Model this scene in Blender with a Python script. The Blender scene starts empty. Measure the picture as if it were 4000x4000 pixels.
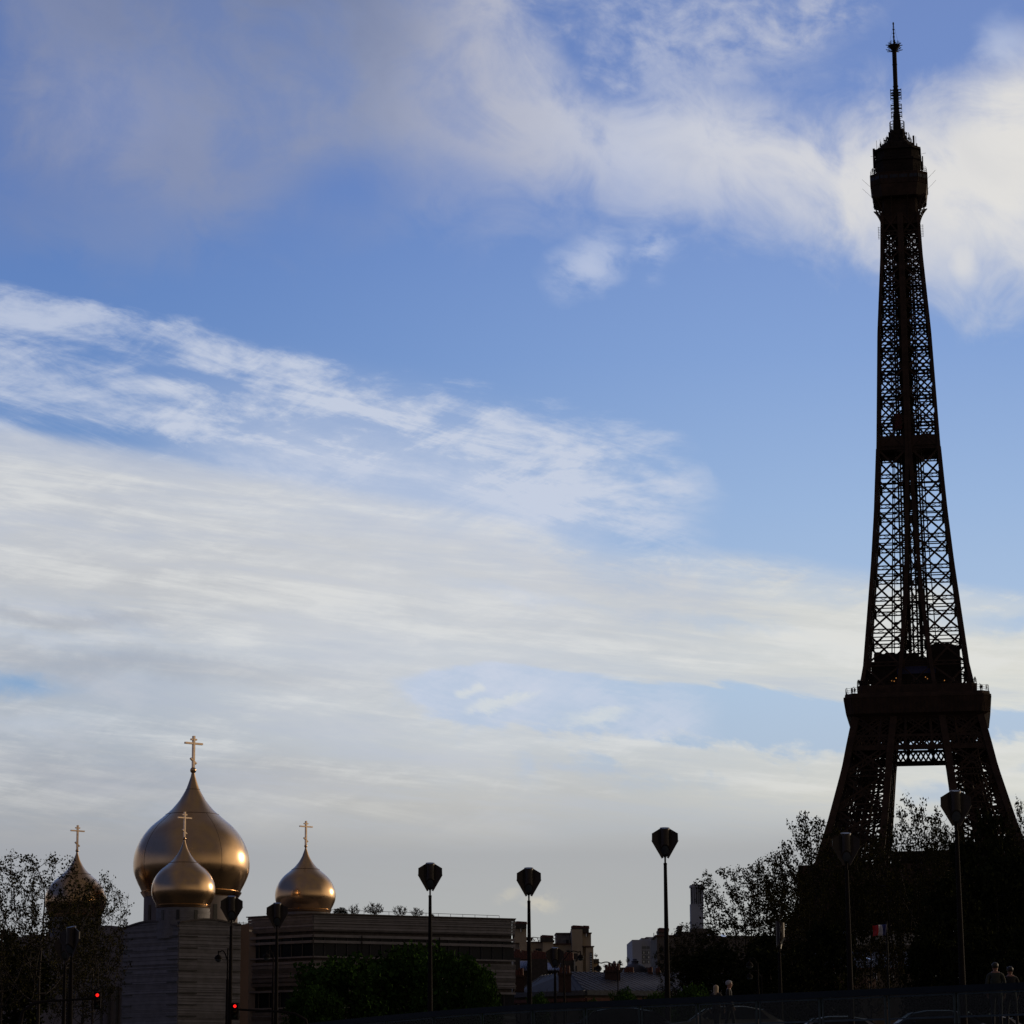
import bpy, math, random
import numpy as np
from mathutils import Vector, Matrix

# ------------------------------------------------------------------ camera, world, sun
F, YH, PX = 11000.0, 2350.0, 1680.0
TH = math.atan(YH / F)
CT, ST = math.cos(TH), math.sin(TH)
EYE = 1.6
scene = bpy.context.scene
cam = bpy.data.cameras.new("camera")
camo = bpy.data.objects.new("camera", cam)
scene.collection.objects.link(camo)
camo.location = (0, 0, EYE)
camo.rotation_euler = (math.pi / 2 + TH, 0, 0)
cam.sensor_width = 36
cam.lens = F / 4000 * 36
cam.shift_x = (2000 - PX) / 4000
cam.clip_start = 0.5
cam.clip_end = 20000
scene.camera = camo
scene.view_settings.view_transform = 'Standard'
scene.view_settings.look = 'None'
scene.view_settings.exposure = 0.0
scene.view_settings.gamma = 1.0

SUN_AZ, SUN_EL = math.radians(56), math.radians(11)
sd = bpy.data.lights.new("sun", 'SUN')
sd.energy = 1.3
sd.angle = math.radians(1.5)
sd.color = (1.0, 0.78, 0.55)
so = bpy.data.objects.new("sun", sd)
scene.collection.objects.link(so)
sv = Vector((math.sin(SUN_AZ) * math.cos(SUN_EL), math.cos(SUN_AZ) * math.cos(SUN_EL), math.sin(SUN_EL)))
so.rotation_euler = sv.to_track_quat('Z', 'Y').to_euler()


def angles(x, y):
    """direction (azimuth, elevation in degrees) seen at a photo position"""
    X = x - PX
    Y = F * CT - (2000 - y) * ST
    Z = (2000 - y) * CT + F * ST
    return math.degrees(math.atan2(X, Y)), math.degrees(math.atan2(Z, math.hypot(X, Y)))


def srgb(r, g, b):
    def c(v):
        v /= 255.0
        return v / 12.92 if v <= 0.04045 else ((v + 0.055) / 1.055) ** 2.4
    return (c(r), c(g), c(b), 1.0)


class NT:
    """terse node builder"""
    def __init__(self, nt):
        self.nt = nt

    def n(self, t, **kw):
        nd = self.nt.nodes.new(t)
        for k, v in kw.items():
            setattr(nd, k, v)
        return nd

    def put(self, sock, v):
        if isinstance(v, bpy.types.NodeSocket):
            self.nt.links.new(v, sock)
        else:
            sock.default_value = v

    def m(self, op, a, b=0.0, c=0.0, clamp=False):
        nd = self.n('ShaderNodeMath', operation=op, use_clamp=clamp)
        for s, v in zip(nd.inputs, (a, b, c)):
            self.put(s, v)
        return nd.outputs[0]

    def sm(self, v, lo, hi):
        nd = self.n('ShaderNodeMapRange', interpolation_type='SMOOTHSTEP')
        self.put(nd.inputs[0], v)
        self.put(nd.inputs[1], lo)
        self.put(nd.inputs[2], hi)
        nd.inputs[3].default_value = 0
        nd.inputs[4].default_value = 1
        return nd.outputs[0]

    def mix(self, f, a, b, mode='MIX'):
        nd = self.n('ShaderNodeMix', data_type='RGBA', blend_type=mode)
        self.put(nd.inputs[0], f)
        self.put(nd.inputs[6], a)
        self.put(nd.inputs[7], b)
        return nd.outputs[2]

    def ramp(self, v, pts, mode='LINEAR'):
        nd = self.n('ShaderNodeValToRGB')
        cr = nd.color_ramp
        cr.interpolation = mode
        while len(cr.elements) > 1:
            cr.elements.remove(cr.elements[0])
        cr.elements[0].position = pts[0][0]
        cr.elements[0].color = pts[0][1]
        for p, c in pts[1:]:
            cr.elements.new(p).color = c
        self.put(nd.inputs[0], v)
        return nd.outputs[0]

    def curve(self, v, pts):
        """piecewise curve on 0..1 axis"""
        nd = self.n('ShaderNodeFloatCurve')
        cv = nd.mapping.curves[0]
        nd.mapping.use_clip = False
        pts = sorted(pts)
        cv.points[0].location = pts[0]
        cv.points[1].location = pts[-1]
        for p in pts[1:-1]:
            cv.points.new(*p)
        nd.mapping.update()
        self.put(nd.inputs['Value'], v)
        return nd.outputs[0]

    def noise(self, vec, scale, detail=6, rough=0.55, dist=0.0, lac=2.0):
        nd = self.n('ShaderNodeTexNoise')
        nd.noise_dimensions = '3D'
        self.put(nd.inputs['Vector'], vec)
        nd.inputs['Scale'].default_value = scale
        nd.inputs['Detail'].default_value = detail
        nd.inputs['Roughness'].default_value = rough
        nd.inputs['Lacunarity'].default_value = lac
        nd.inputs['Distortion'].default_value = dist
        return nd.outputs['Fac']


def build_world():
    w = bpy.data.worlds.new("World")
    scene.world = w
    w.use_nodes = True
    t = w.node_tree
    t.nodes.clear()
    N = NT(t)
    tc = N.n('ShaderNodeTexCoord')
    sep = N.n('ShaderNodeSeparateXYZ')
    t.links.new(tc.outputs['Generated'], sep.inputs[0])
    X, Y, Z = sep.outputs
    az = N.m('MULTIPLY', N.m('ARCTAN2', X, Y), 180 / math.pi)
    hyp = N.m('SQRT', N.m('ADD', N.m('MULTIPLY', X, X), N.m('MULTIPLY', Y, Y)))
    el = N.m('MULTIPLY', N.m('ARCTAN2', Z, hyp), 180 / math.pi)
    # the visible patch of sky spans azimuth -9..12.5 deg and elevation 2..23 deg; work in units of
    # u = (az + 9) / 22 and v = el / 24 (both 0..1 over that patch, running on outside it)
    u = N.m('DIVIDE', N.m('ADD', az, 9.0), 22.0)
    v = N.m('DIVIDE', el, 24.0)
    uc = N.m('MINIMUM', N.m('MAXIMUM', u, 0.0), 1.0)

    def UV(x, y):
        a, e = angles(x, y)
        return (a + 9) / 22, e / 24

    comb = N.n('ShaderNodeCombineXYZ')
    N.put(comb.inputs[0], u)
    N.put(comb.inputs[1], v)
    base = comb.outputs[0]

    def stretched(rot, sx, sy, off=0.0):
        mp = N.n('ShaderNodeMapping')
        mp.vector_type = 'TEXTURE'
        N.put(mp.inputs[0], base)
        mp.inputs['Rotation'].default_value = (0, 0, math.radians(rot))
        mp.inputs['Scale'].default_value = (sx, sy, 1)
        mp.inputs['Location'].default_value = (off, off * 0.7, 0)
        return mp.outputs[0]

    soft = N.noise(stretched(-12, 1.5, 1.0), 3.2, 6, 0.52, 0.3)
    soft2 = N.noise(stretched(-20, 1.3, 1.0, 3.1), 7.0, 6, 0.58, 0.4)
    billow = N.noise(stretched(-15, 1.3, 1.0, 7.7), 15.0, 7, 0.6, 0.6)
    mott = N.noise(stretched(-8, 1.8, 1.0, 4.4), 34.0, 6, 0.6, 0.25)
    streak = N.noise(stretched(-9, 5.5, 1.0, 1.3), 10.0, 7, 0.64, 0.2)
    fine = N.noise(stretched(-12, 4.5, 1.0, 5.3), 26.0, 7, 0.68, 0.45)
    cross = N.noise(stretched(16, 3.0, 1.0, 2.9), 26.0, 6, 0.66, 0.6)
    wide = N.noise(stretched(-4, 4.2, 1.0, 9.1), 5.5, 6, 0.58, 0.3)
    bands = N.noise(stretched(-4, 11.0, 1.0, 6.6), 20.0, 7, 0.66, 0.25)
    thread = N.noise(stretched(-6, 9.0, 1.0, 8.2), 42.0, 6, 0.66, 0.3)

    def edge(pts):
        return N.curve(uc, [UV(*p) for p in pts])

    def c0(n, amp):           # centred noise times amplitude
        return N.m('MULTIPLY', N.m('SUBTRACT', n, 0.5), amp)

    uw = N.m('ADD', u, N.m('ADD', c0(soft2, 0.07), c0(billow, 0.07)))
    vw = N.m('ADD', v, N.m('ADD', c0(streak, 0.03), N.m('ADD', c0(billow, 0.04), c0(mott, 0.02))))

    def below(e, s, wob):     # 1 beneath the edge curve
        d = N.m('SUBTRACT', N.m('ADD', e, wob), v)
        return N.sm(d, -s, s)

    def above(e, s, wob):
        d = N.m('SUBTRACT', v, N.m('ADD', e, wob))
        return N.sm(d, -s, s)

    def blob(x, y, rx, ry, rot=0, wob=0.0):
        cu, cv_ = UV(x, y)
        ru, rv = rx / 4200.0, ry / 4400.0
        cs, sn = math.cos(math.radians(rot)), math.sin(math.radians(rot))
        du = N.m('SUBTRACT', uw, cu)
        dv = N.m('SUBTRACT', vw, cv_)
        a = N.m('DIVIDE', N.m('ADD', N.m('MULTIPLY', du, cs), N.m('MULTIPLY', dv, sn)), ru)
        b = N.m('DIVIDE', N.m('SUBTRACT', N.m('MULTIPLY', dv, cs), N.m('MULTIPLY', du, sn)), rv)
        r = N.m('SQRT', N.m('ADD', N.m('MULTIPLY', a, a), N.m('MULTIPLY', b, b)))
        if not isinstance(wob, float):
            r = N.m('ADD', r, wob)
        return N.sm(r, 1.0, 0.0)

    mul = lambda a, b: N.m('MULTIPLY', a, b)
    add = lambda a, b: N.m('ADD', a, b)
    mx = lambda a, b: N.m('MAXIMUM', a, b)
    inv = lambda a: N.m('SUBTRACT', 1.0, a)

    # clear sky: the physical sky plus the blue of the evening air
    sky = N.n('ShaderNodeTexSky', sky_type='NISHITA')
    sky.sun_disc = False
    sky.sun_elevation = SUN_EL
    sky.sun_rotation = SUN_AZ
    sky.ozone_density = 2.5
    nish = N.mix(1.0, sky.outputs[0], (0.09, 0.09, 0.09, 1), 'MULTIPLY')
    ys = [4000, 3300, 2700, 2000, 1400, 700, 0]
    cs_ = [srgb(182, 184, 184), srgb(178, 190, 206), srgb(180, 201, 226), srgb(156, 184, 224),
           srgb(134, 165, 217), srgb(117, 146, 206), srgb(112, 138, 196)]
    pts = [(UV(2000, y)[1], c) for y, c in zip(ys, cs_)]
    blue = N.ramp(v, pts)
    # the left of the clear sky is a little deeper than the right
    blue = N.mix(N.m('MULTIPLY', N.sm(u, 0.85, -0.05), 1.0), blue, N.mix(1.0, blue, (0.56, 0.68, 0.81, 1), 'MULTIPLY'))
    clear = N.mix(0.10, blue, nish)

    # upper cloud bank
    eA = edge([(0, 860), (300, 900), (700, 900), (1000, 850), (1400, 800), (1650, 780), (1900, 740), (2300, 690), (2700, 740), (3100, 880), (3450, 1010), (3700, 1100), (4000, 1080)])
    tA = edge([(0, -700), (1500, -500), (1900, -160), (2150, 180), (2350, 370), (2700, 340), (2950, 420), (3300, 480), (3500, 450), (3700, 400), (3850, 300), (4000, 270)])
    mA = mul(above(eA, 0.050, add(c0(soft, 0.10), c0(billow, 0.12))), below(tA, 0.045, add(c0(soft2, 0.10), c0(billow, 0.10))))
    mA = mul(mA, N.sm(uw, UV(-260, 300)[0], UV(200, 300)[0]))
    hole1 = blob(1330, 760, 420, 230, 12)
    hole2 = blob(150, 760, 420, 260, 0)
    hole3 = blob(1100, 980, 420, 180, 0)
    dA = mul(mA, inv(mul(hole1, 0.9)))
    dA = mul(dA, inv(mul(hole2, 0.45)))
    dA = mul(dA, inv(mul(hole3, 0.85)))
    dA = mul(dA, add(0.66, mul(N.sm(u, 0.30, 0.55), 0.28)))
    dA = mul(dA, add(0.50, mul(N.sm(add(add(mul(soft2, 0.6), mul(billow, 0.4)), mul(N.sm(u, 0.35, 0.65), 0.10)), 0.38, 0.58), 0.50)))
    tail = blob(3740, 1010, 230, 220, 40)
    dA = mx(dA, mul(tail, 0.8))
    dA = mx(dA, mul(mA, mul(N.sm(u, 0.76, 0.88), 0.86)))
    veil = mul(above(edge([(0, 100), (1500, 250), (2000, 420), (2600, 420), (3000, 330), (3300, 200), (3500, -100), (4000, -200)]), 0.03, c0(billow, 0.12)),
               N.sm(add(mul(mott, 0.55), mul(billow, 0.55)), 0.42, 0.72))
    veil = mul(veil, N.sm(u, 0.40, 0.5))
    dA = mx(dA, mul(veil, 0.60))

    # cirrus wedge and the big sheet
    tB = edge([(0, 1130), (300, 1190), (600, 1270), (1000, 1360), (1450, 1420), (1950, 1540), (2400, 1600), (2750, 1760), (2800, 1900), (4000, 2300)])
    bB = edge([(0, 1670), (500, 1745), (1000, 1850), (1700, 1960), (2100, 2070), (2350, 2150), (2800, 2165), (3400, 2260), (4000, 2330)])
    inB = mul(below(tB, 0.010, add(c0(streak, 0.05), add(c0(fine, 0.05), c0(mott, 0.02)))), N.sm(uw, UV(2850, 1700)[0], UV(2550, 1700)[0]))
    texB = N.sm(add(add(mul(streak, 0.50), mul(fine, 0.50)), add(mul(cross, 0.32), mul(mott, 0.12))), 0.61, 0.86)
    coreB = blob(1550, 1720, 1700, 400, -10)
    coreC = blob(2250, 1790, 520, 110, -6)
    dB = mul(inB, add(mul(texB, 0.72), mul(mx(coreB, coreC), mul(add(texB, 0.35), 0.45))))
    gapB = edge([(0, 1600), (500, 1690), (1000, 1800), (1700, 1900), (2300, 2080), (4000, 2250)])
    dB = mul(dB, inv(mul(mul(N.sm(N.m('ABSOLUTE', N.m('SUBTRACT', N.m('ADD', gapB, c0(streak, 0.06)), v)), 0.018, 0.0), mul(N.sm(fine, 0.62, 0.40), N.sm(u, 0.45, 0.25))), 0.7)))
    lowB = mul(mul(N.sm(N.m('SUBTRACT', v, bB), 0.13, 0.0), N.sm(uw, UV(2650, 2000)[0], UV(1900, 2000)[0])), N.sm(u, 0.08, 0.3))
    dB = mx(dB, mul(mul(lowB, below(tB, 0.02, c0(streak, 0.05))), add(0.50, mul(texB, 0.50))))
    mC = below(bB, 0.010, add(c0(wide, 0.03), add(c0(streak, 0.02), c0(fine, 0.012))))
    texC = N.sm(add(mul(wide, 0.4), add(mul(bands, 0.35), mul(thread, 0.25))), 0.40, 0.58)
    dC = mul(mC, add(0.72, mul(texC, 0.27)))
    soften = mul(N.sm(N.m('SUBTRACT', bB, v), 0.05, 0.0), N.sm(u, 0.15, 0.55))
    dC = mul(dC, inv(mul(soften, mul(N.sm(add(mul(fine, 0.5), mul(cross, 0.5)), 0.60, 0.44), 0.55))))
    # the long blue opening low in the sheet
    hT = edge([(0, 2640), (1400, 2640), (1650, 2630), (1850, 2590), (2400, 2650), (3000, 2690), (3300, 2750), (3700, 2790), (4000, 2800)])
    hB = edge([(0, 2650), (1400, 2660), (1600, 2740), (2000, 2840), (2700, 2890), (3300, 2960), (3700, 2900), (4000, 2880)])
    hole = mul(below(hT, 0.006, add(c0(fine, 0.035), c0(streak, 0.02))), above(hB, 0.012, add(c0(mott, 0.05), c0(fine, 0.04))))
    hole = N.sm(mul(hole, N.sm(uw, UV(1380, 2700)[0], UV(1700, 2700)[0])), 0.0, 0.8)
    hole = mx(hole, mul(blob(60, 2690, 330, 70, 4), 1.0))
    hole = mx(hole, mul(blob(3950, 2440, 420, 60, -5), 0.8))
    hole = mx(hole, mul(blob(3650, 3110, 260, 70, -8), 0.8))
    hole = mx(hole, mul(blob(2800, 2440, 500, 50, -4), 0.35))
    hole = mx(hole, mul(blob(2050, 2330, 500, 45, -10), 0.35))
    patch = mul(N.sm(add(mul(mott, 0.6), mul(fine, 0.4)), 0.50, 0.36), mul(N.sm(v, UV(2000, 3150)[1], UV(2000, 2950)[1]), N.sm(v, UV(2000, 2700)[1], UV(2000, 2850)[1])))
    hole = mx(hole, mul(patch, mul(0.75, N.sm(u, 0.3, 0.6))))
    dC = mul(dC, inv(mul(hole, 1.0)))
    thick = mul(N.sm(add(v, add(c0(bands, 0.02), c0(wide, 0.02))), UV(2000, 3060)[1], UV(2000, 3340)[1]), 0.97)
    dC = mx(dC, thick)
    # small separate clouds
    puff = mul(blob(2310, 1025, 230, 160, 10), N.sm(mott, 0.30, 0.60))
    puff = mx(puff, mul(blob(2560, 950, 160, 150, -30), mul(0.8, N.sm(mott, 0.35, 0.62))))
    puff = mx(puff, mul(blob(3930, 170, 190, 140, 0), 0.7))
    puff2 = blob(1960, 2752, 200, 42, 3)
    puff2 = mx(puff2, mul(blob(1840, 2700, 110, 36, 4), 0.9))
    puff2 = mx(puff2, mul(blob(2320, 2790, 240, 44, 6), 0.75))
    puff2 = N.sm(mul(puff2, add(0.1, mul(fine, 1.5))), 0.12, 0.75)
    low = blob(2110, 3520, 130, 62, -4)
    low = mx(low, mul(blob(1970, 3490, 80, 45, 10), 0.6))
    low = N.sm(mul(low, add(0.4, billow)), 0.0, 0.95)

    # cloud colours (their own brightness: what the evening light makes of them)
    cA = N.ramp(u, [(0.0, srgb(140, 147, 172)), (0.16, srgb(152, 157, 177)), (0.34, srgb(156, 160, 176)), (0.44, srgb(182, 184, 197)),
                    (0.6, srgb(198, 203, 218)), (0.8, srgb(222, 221, 221)), (1.0, srgb(232, 229, 222))])
    dark = mul(N.sm(add(v, c0(soft2, 0.25)), 0.80, 1.0), N.sm(N.m('ABSOLUTE', N.m('SUBTRACT', u, UV(1000, 0)[0])), 0.24, 0.05))
    cA = N.mix(mul(dark, 0.8), cA, srgb(120, 128, 152))
    cA = N.mix(mul(N.sm(soft2, 0.42, 0.64), 0.30), cA, N.mix(1.0, cA, (0.78, 0.80, 0.86, 1), 'MULTIPLY'))
    cA = N.mix(mul(blob(420, 420, 520, 300, 0), 0.6), cA, srgb(164, 168, 190))
    cA = N.mix(mul(blob(3250, 900, 260, 200, 30), 0.8), cA, srgb(238, 233, 222))
    cC = N.ramp(v, [(UV(2000, 4000)[1], srgb(184, 181, 172)), (UV(2000, 3650)[1], srgb(176, 178, 176)),
                    (UV(2000, 3340)[1], srgb(171, 173, 175)), (UV(2000, 3130)[1], srgb(193, 192, 187)),
                    (UV(2000, 2900)[1], srgb(200, 204, 206)), (UV(2000, 2300)[1], srgb(209, 211, 213)),
                    (UV(2000, 1700)[1], srgb(203, 208, 217))])
    left = N.sm(u, 0.50, 0.0)
    cC = N.mix(mul(left, mul(0.55, N.sm(v, 0.5, 0.25))), cC, srgb(155, 158, 166))
    cC = N.mix(mul(N.sm(u, 0.5, 0.95), mul(0.75, N.sm(v, UV(2000, 3300)[1], UV(2000, 3100)[1]))), cC, srgb(231, 229, 216))
    b1 = N.sm(add(mul(wide, 0.5), mul(bands, 0.5)), 0.40, 0.62)
    upper = N.sm(v, UV(2000, 3330)[1], UV(2000, 3000)[1])
    cC = N.mix(mul(b1, mul(add(0.42, mul(left, 0.25)), upper)), cC, N.mix(1.0, cC, (0.745, 0.755, 0.785, 1), 'MULTIPLY'))
    cC = N.mix(mul(N.sm(add(mul(bands, 0.45), add(mul(thread, 0.40), mul(cross, 0.15))), 0.47, 0.60), mul(0.55, upper)), cC, srgb(229, 230, 228))
    cC = N.mix(mul(N.sm(add(mul(thread, 0.35), mul(bands, 0.65)), 0.50, 0.38), mul(0.42, upper)), cC, srgb(182, 187, 199))
    gb = mx(blob(400, 2600, 1300, 90, -2), mx(mul(blob(200, 2400, 700, 50, -2), 0.9), mul(blob(500, 3020, 1300, 110, -2), 0.9)))
    cC = N.mix(mul(gb, 0.6), cC, srgb(166, 168, 175))
    lt = mx(blob(250, 2480, 700, 35, -4), blob(150, 2830, 450, 70, 6))
    cC = N.mix(mul(lt, 0.45), cC, srgb(208, 212, 218))

    col = N.mix(N.m('MINIMUM', dB, 0.85), clear, srgb(204, 211, 226))
    col = N.mix(N.m('MINIMUM', dC, 1.0), col, cC)
    col = N.mix(N.m('MINIMUM', dA, 0.95), col, cA)
    col = N.mix(mul(puff, 0.85), col, srgb(186, 197, 222))
    col = N.mix(mul(puff2, 0.55), col, srgb(222, 224, 219))
    col = N.mix(mul(low, 0.7), col, srgb(206, 200, 184))

    # the rest of the dome, behind and beside the camera: unseen, made dim to limit fill and set the gilt reflections, brighter towards the low sun
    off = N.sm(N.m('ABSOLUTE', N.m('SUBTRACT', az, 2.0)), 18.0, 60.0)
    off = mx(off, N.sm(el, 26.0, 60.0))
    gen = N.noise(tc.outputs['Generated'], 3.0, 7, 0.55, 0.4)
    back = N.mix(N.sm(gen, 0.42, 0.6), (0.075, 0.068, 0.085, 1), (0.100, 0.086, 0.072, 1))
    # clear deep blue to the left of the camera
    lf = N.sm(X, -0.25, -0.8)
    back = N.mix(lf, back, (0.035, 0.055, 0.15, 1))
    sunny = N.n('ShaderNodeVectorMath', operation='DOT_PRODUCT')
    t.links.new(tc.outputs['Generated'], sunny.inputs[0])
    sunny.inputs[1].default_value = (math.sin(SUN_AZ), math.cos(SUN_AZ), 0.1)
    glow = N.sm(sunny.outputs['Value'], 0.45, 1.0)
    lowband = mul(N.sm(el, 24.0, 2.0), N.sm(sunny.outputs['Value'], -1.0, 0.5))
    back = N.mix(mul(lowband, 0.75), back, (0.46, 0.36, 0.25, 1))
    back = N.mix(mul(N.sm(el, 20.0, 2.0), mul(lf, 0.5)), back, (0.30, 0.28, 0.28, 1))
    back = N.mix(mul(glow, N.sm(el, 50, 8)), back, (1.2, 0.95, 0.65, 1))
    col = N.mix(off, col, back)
    # under the horizon
    col = N.mix(N.sm(el, 0.0, -2.0), col, (0.02, 0.02, 0.02, 1))
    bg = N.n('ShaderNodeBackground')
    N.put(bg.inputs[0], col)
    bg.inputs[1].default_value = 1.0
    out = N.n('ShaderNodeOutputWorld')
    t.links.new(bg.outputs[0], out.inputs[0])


build_world()

# ------------------------------------------------------------------ helpers
col = scene.collection
R = random.Random(7)


def ray(x, y):
    return Vector(((x - PX), F * CT - (2000 - y) * ST, (2000 - y) * CT + F * ST))


def P(x, y, d):
    """the point at forward distance d (m) that stands at photo position x, y"""
    r = ray(x, y)
    s = d / r.y
    return Vector((r.x * s, d, EYE + r.z * s))


def mpp(y, d):
    return d / ray(0, y).y


def ground_z(y):
    if y < 58:
        return 0.0
    if y < 80:
        return 3.9 * (y - 58) / 22
    if y < 250:
        return 3.9
    if y < 600:
        return 3.9 + 1.4 * (y - 250) / 350
    return 5.3


MATS = {}


def mat(name, color, rough=0.7, metal=0.0, var=0.25, scale=3.0, bump=0.0, emit=None, spec=None, trans=0.0):
    if name in MATS:
        return MATS[name]
    m = bpy.data.materials.new(name)
    m.use_nodes = True
    t = m.node_tree
    b = t.nodes['Principled BSDF']
    N = NT(t)
    tc = N.n('ShaderNodeTexCoord')
    ns = N.noise(tc.outputs['Object'], scale, 6, 0.6)
    dk = tuple(c * (1 - var) for c in color[:3]) + (1,)
    lt = tuple(min(1, c * (1 + var)) for c in color[:3]) + (1,)
    N.put(b.inputs['Base Color'], N.mix(N.sm(ns, 0.3, 0.7), dk, lt))
    b.inputs['Roughness'].default_value = rough
    b.inputs['Metallic'].default_value = metal
    if spec is not None:
        b.inputs['Specular IOR Level'].default_value = spec
    if bump:
        bp = N.n('ShaderNodeBump')
        bp.inputs['Strength'].default_value = bump
        bp.inputs['Distance'].default_value = 0.05
        N.put(bp.inputs['Height'], N.noise(tc.outputs['Object'], scale * 6, 5, 0.6))
        t.links.new(bp.outputs[0], b.inputs['Normal'])
    if emit:
        b.inputs['Emission Color'].default_value = emit + (1,)
        b.inputs['Emission Strength'].default_value = 1.0
    if trans:
        b.inputs['Transmission Weight'].default_value = trans
        b.inputs['IOR'].default_value = 1.02
    MATS[name] = m
    return m


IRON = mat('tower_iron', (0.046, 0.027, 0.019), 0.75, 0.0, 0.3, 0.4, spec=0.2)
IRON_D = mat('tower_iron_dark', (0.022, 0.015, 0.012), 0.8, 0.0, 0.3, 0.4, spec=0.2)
GOLD = mat('gilded_metal', (0.60, 0.405, 0.235), 0.22, 1.0, 0.06, 0.8, 0.012)
GOLD_PALE = mat('gilded_cross', (0.80, 0.62, 0.47), 0.35, 1.0, 0.1, 3)
STONE = mat('limestone', (0.186, 0.178, 0.186), 0.85, 0, 0.14, 1.2, 0.2)
STONE2 = mat('smooth_stone', (0.20, 0.175, 0.17), 0.9, 0, 0.08, 0.6)
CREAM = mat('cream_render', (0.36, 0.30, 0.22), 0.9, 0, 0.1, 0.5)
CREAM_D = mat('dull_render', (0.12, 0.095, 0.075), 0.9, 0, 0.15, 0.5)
WHITE = mat('white_concrete', (0.32, 0.34, 0.41), 0.8, 0, 0.06, 0.2)
ZINC = mat('zinc_roof', (0.055, 0.055, 0.068), 0.7, 0.0, 0.2, 0.7)
BRICK = mat('brick_chimney', (0.045, 0.025, 0.022), 0.9, 0, 0.3, 3)
POT = mat('terracotta_pot', (0.09, 0.032, 0.024), 0.8, 0, 0.3, 5)
DARK = mat('dark_opening', (0.012, 0.013, 0.016), 0.3, 0, 0.2, 1)
PANE = mat('window_glass', (0.014, 0.018, 0.026), 0.2, 0, 0.1, 1, spec=0.12)
BLACKM = mat('black_painted_metal', (0.016, 0.013, 0.013), 0.8, 0.0, 0.2, 4, spec=0.05)
LAMPM = mat('bronze_lamp_metal', (0.036, 0.027, 0.022), 0.45, 0.0, 0.15, 4, spec=0.3)
LENS = mat('lamp_lens', (0.045, 0.055, 0.065), 0.3, 0, 0.1, 3)
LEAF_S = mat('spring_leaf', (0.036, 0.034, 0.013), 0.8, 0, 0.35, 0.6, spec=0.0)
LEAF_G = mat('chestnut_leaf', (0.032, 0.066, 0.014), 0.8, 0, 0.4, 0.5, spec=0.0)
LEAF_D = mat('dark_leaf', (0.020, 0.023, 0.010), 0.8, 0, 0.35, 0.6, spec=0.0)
BARK = mat('bark', (0.028, 0.021, 0.017), 0.95, 0, 0.3, 3)
GRDM = mat('asphalt', (0.05, 0.05, 0.052), 0.9, 0, 0.2, 0.6)
PAVM = mat('pavement_stone', (0.14, 0.135, 0.13), 0.9, 0, 0.15, 0.8)
EARTH = mat('earth', (0.055, 0.05, 0.04), 0.95, 0, 0.25, 0.2)


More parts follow.
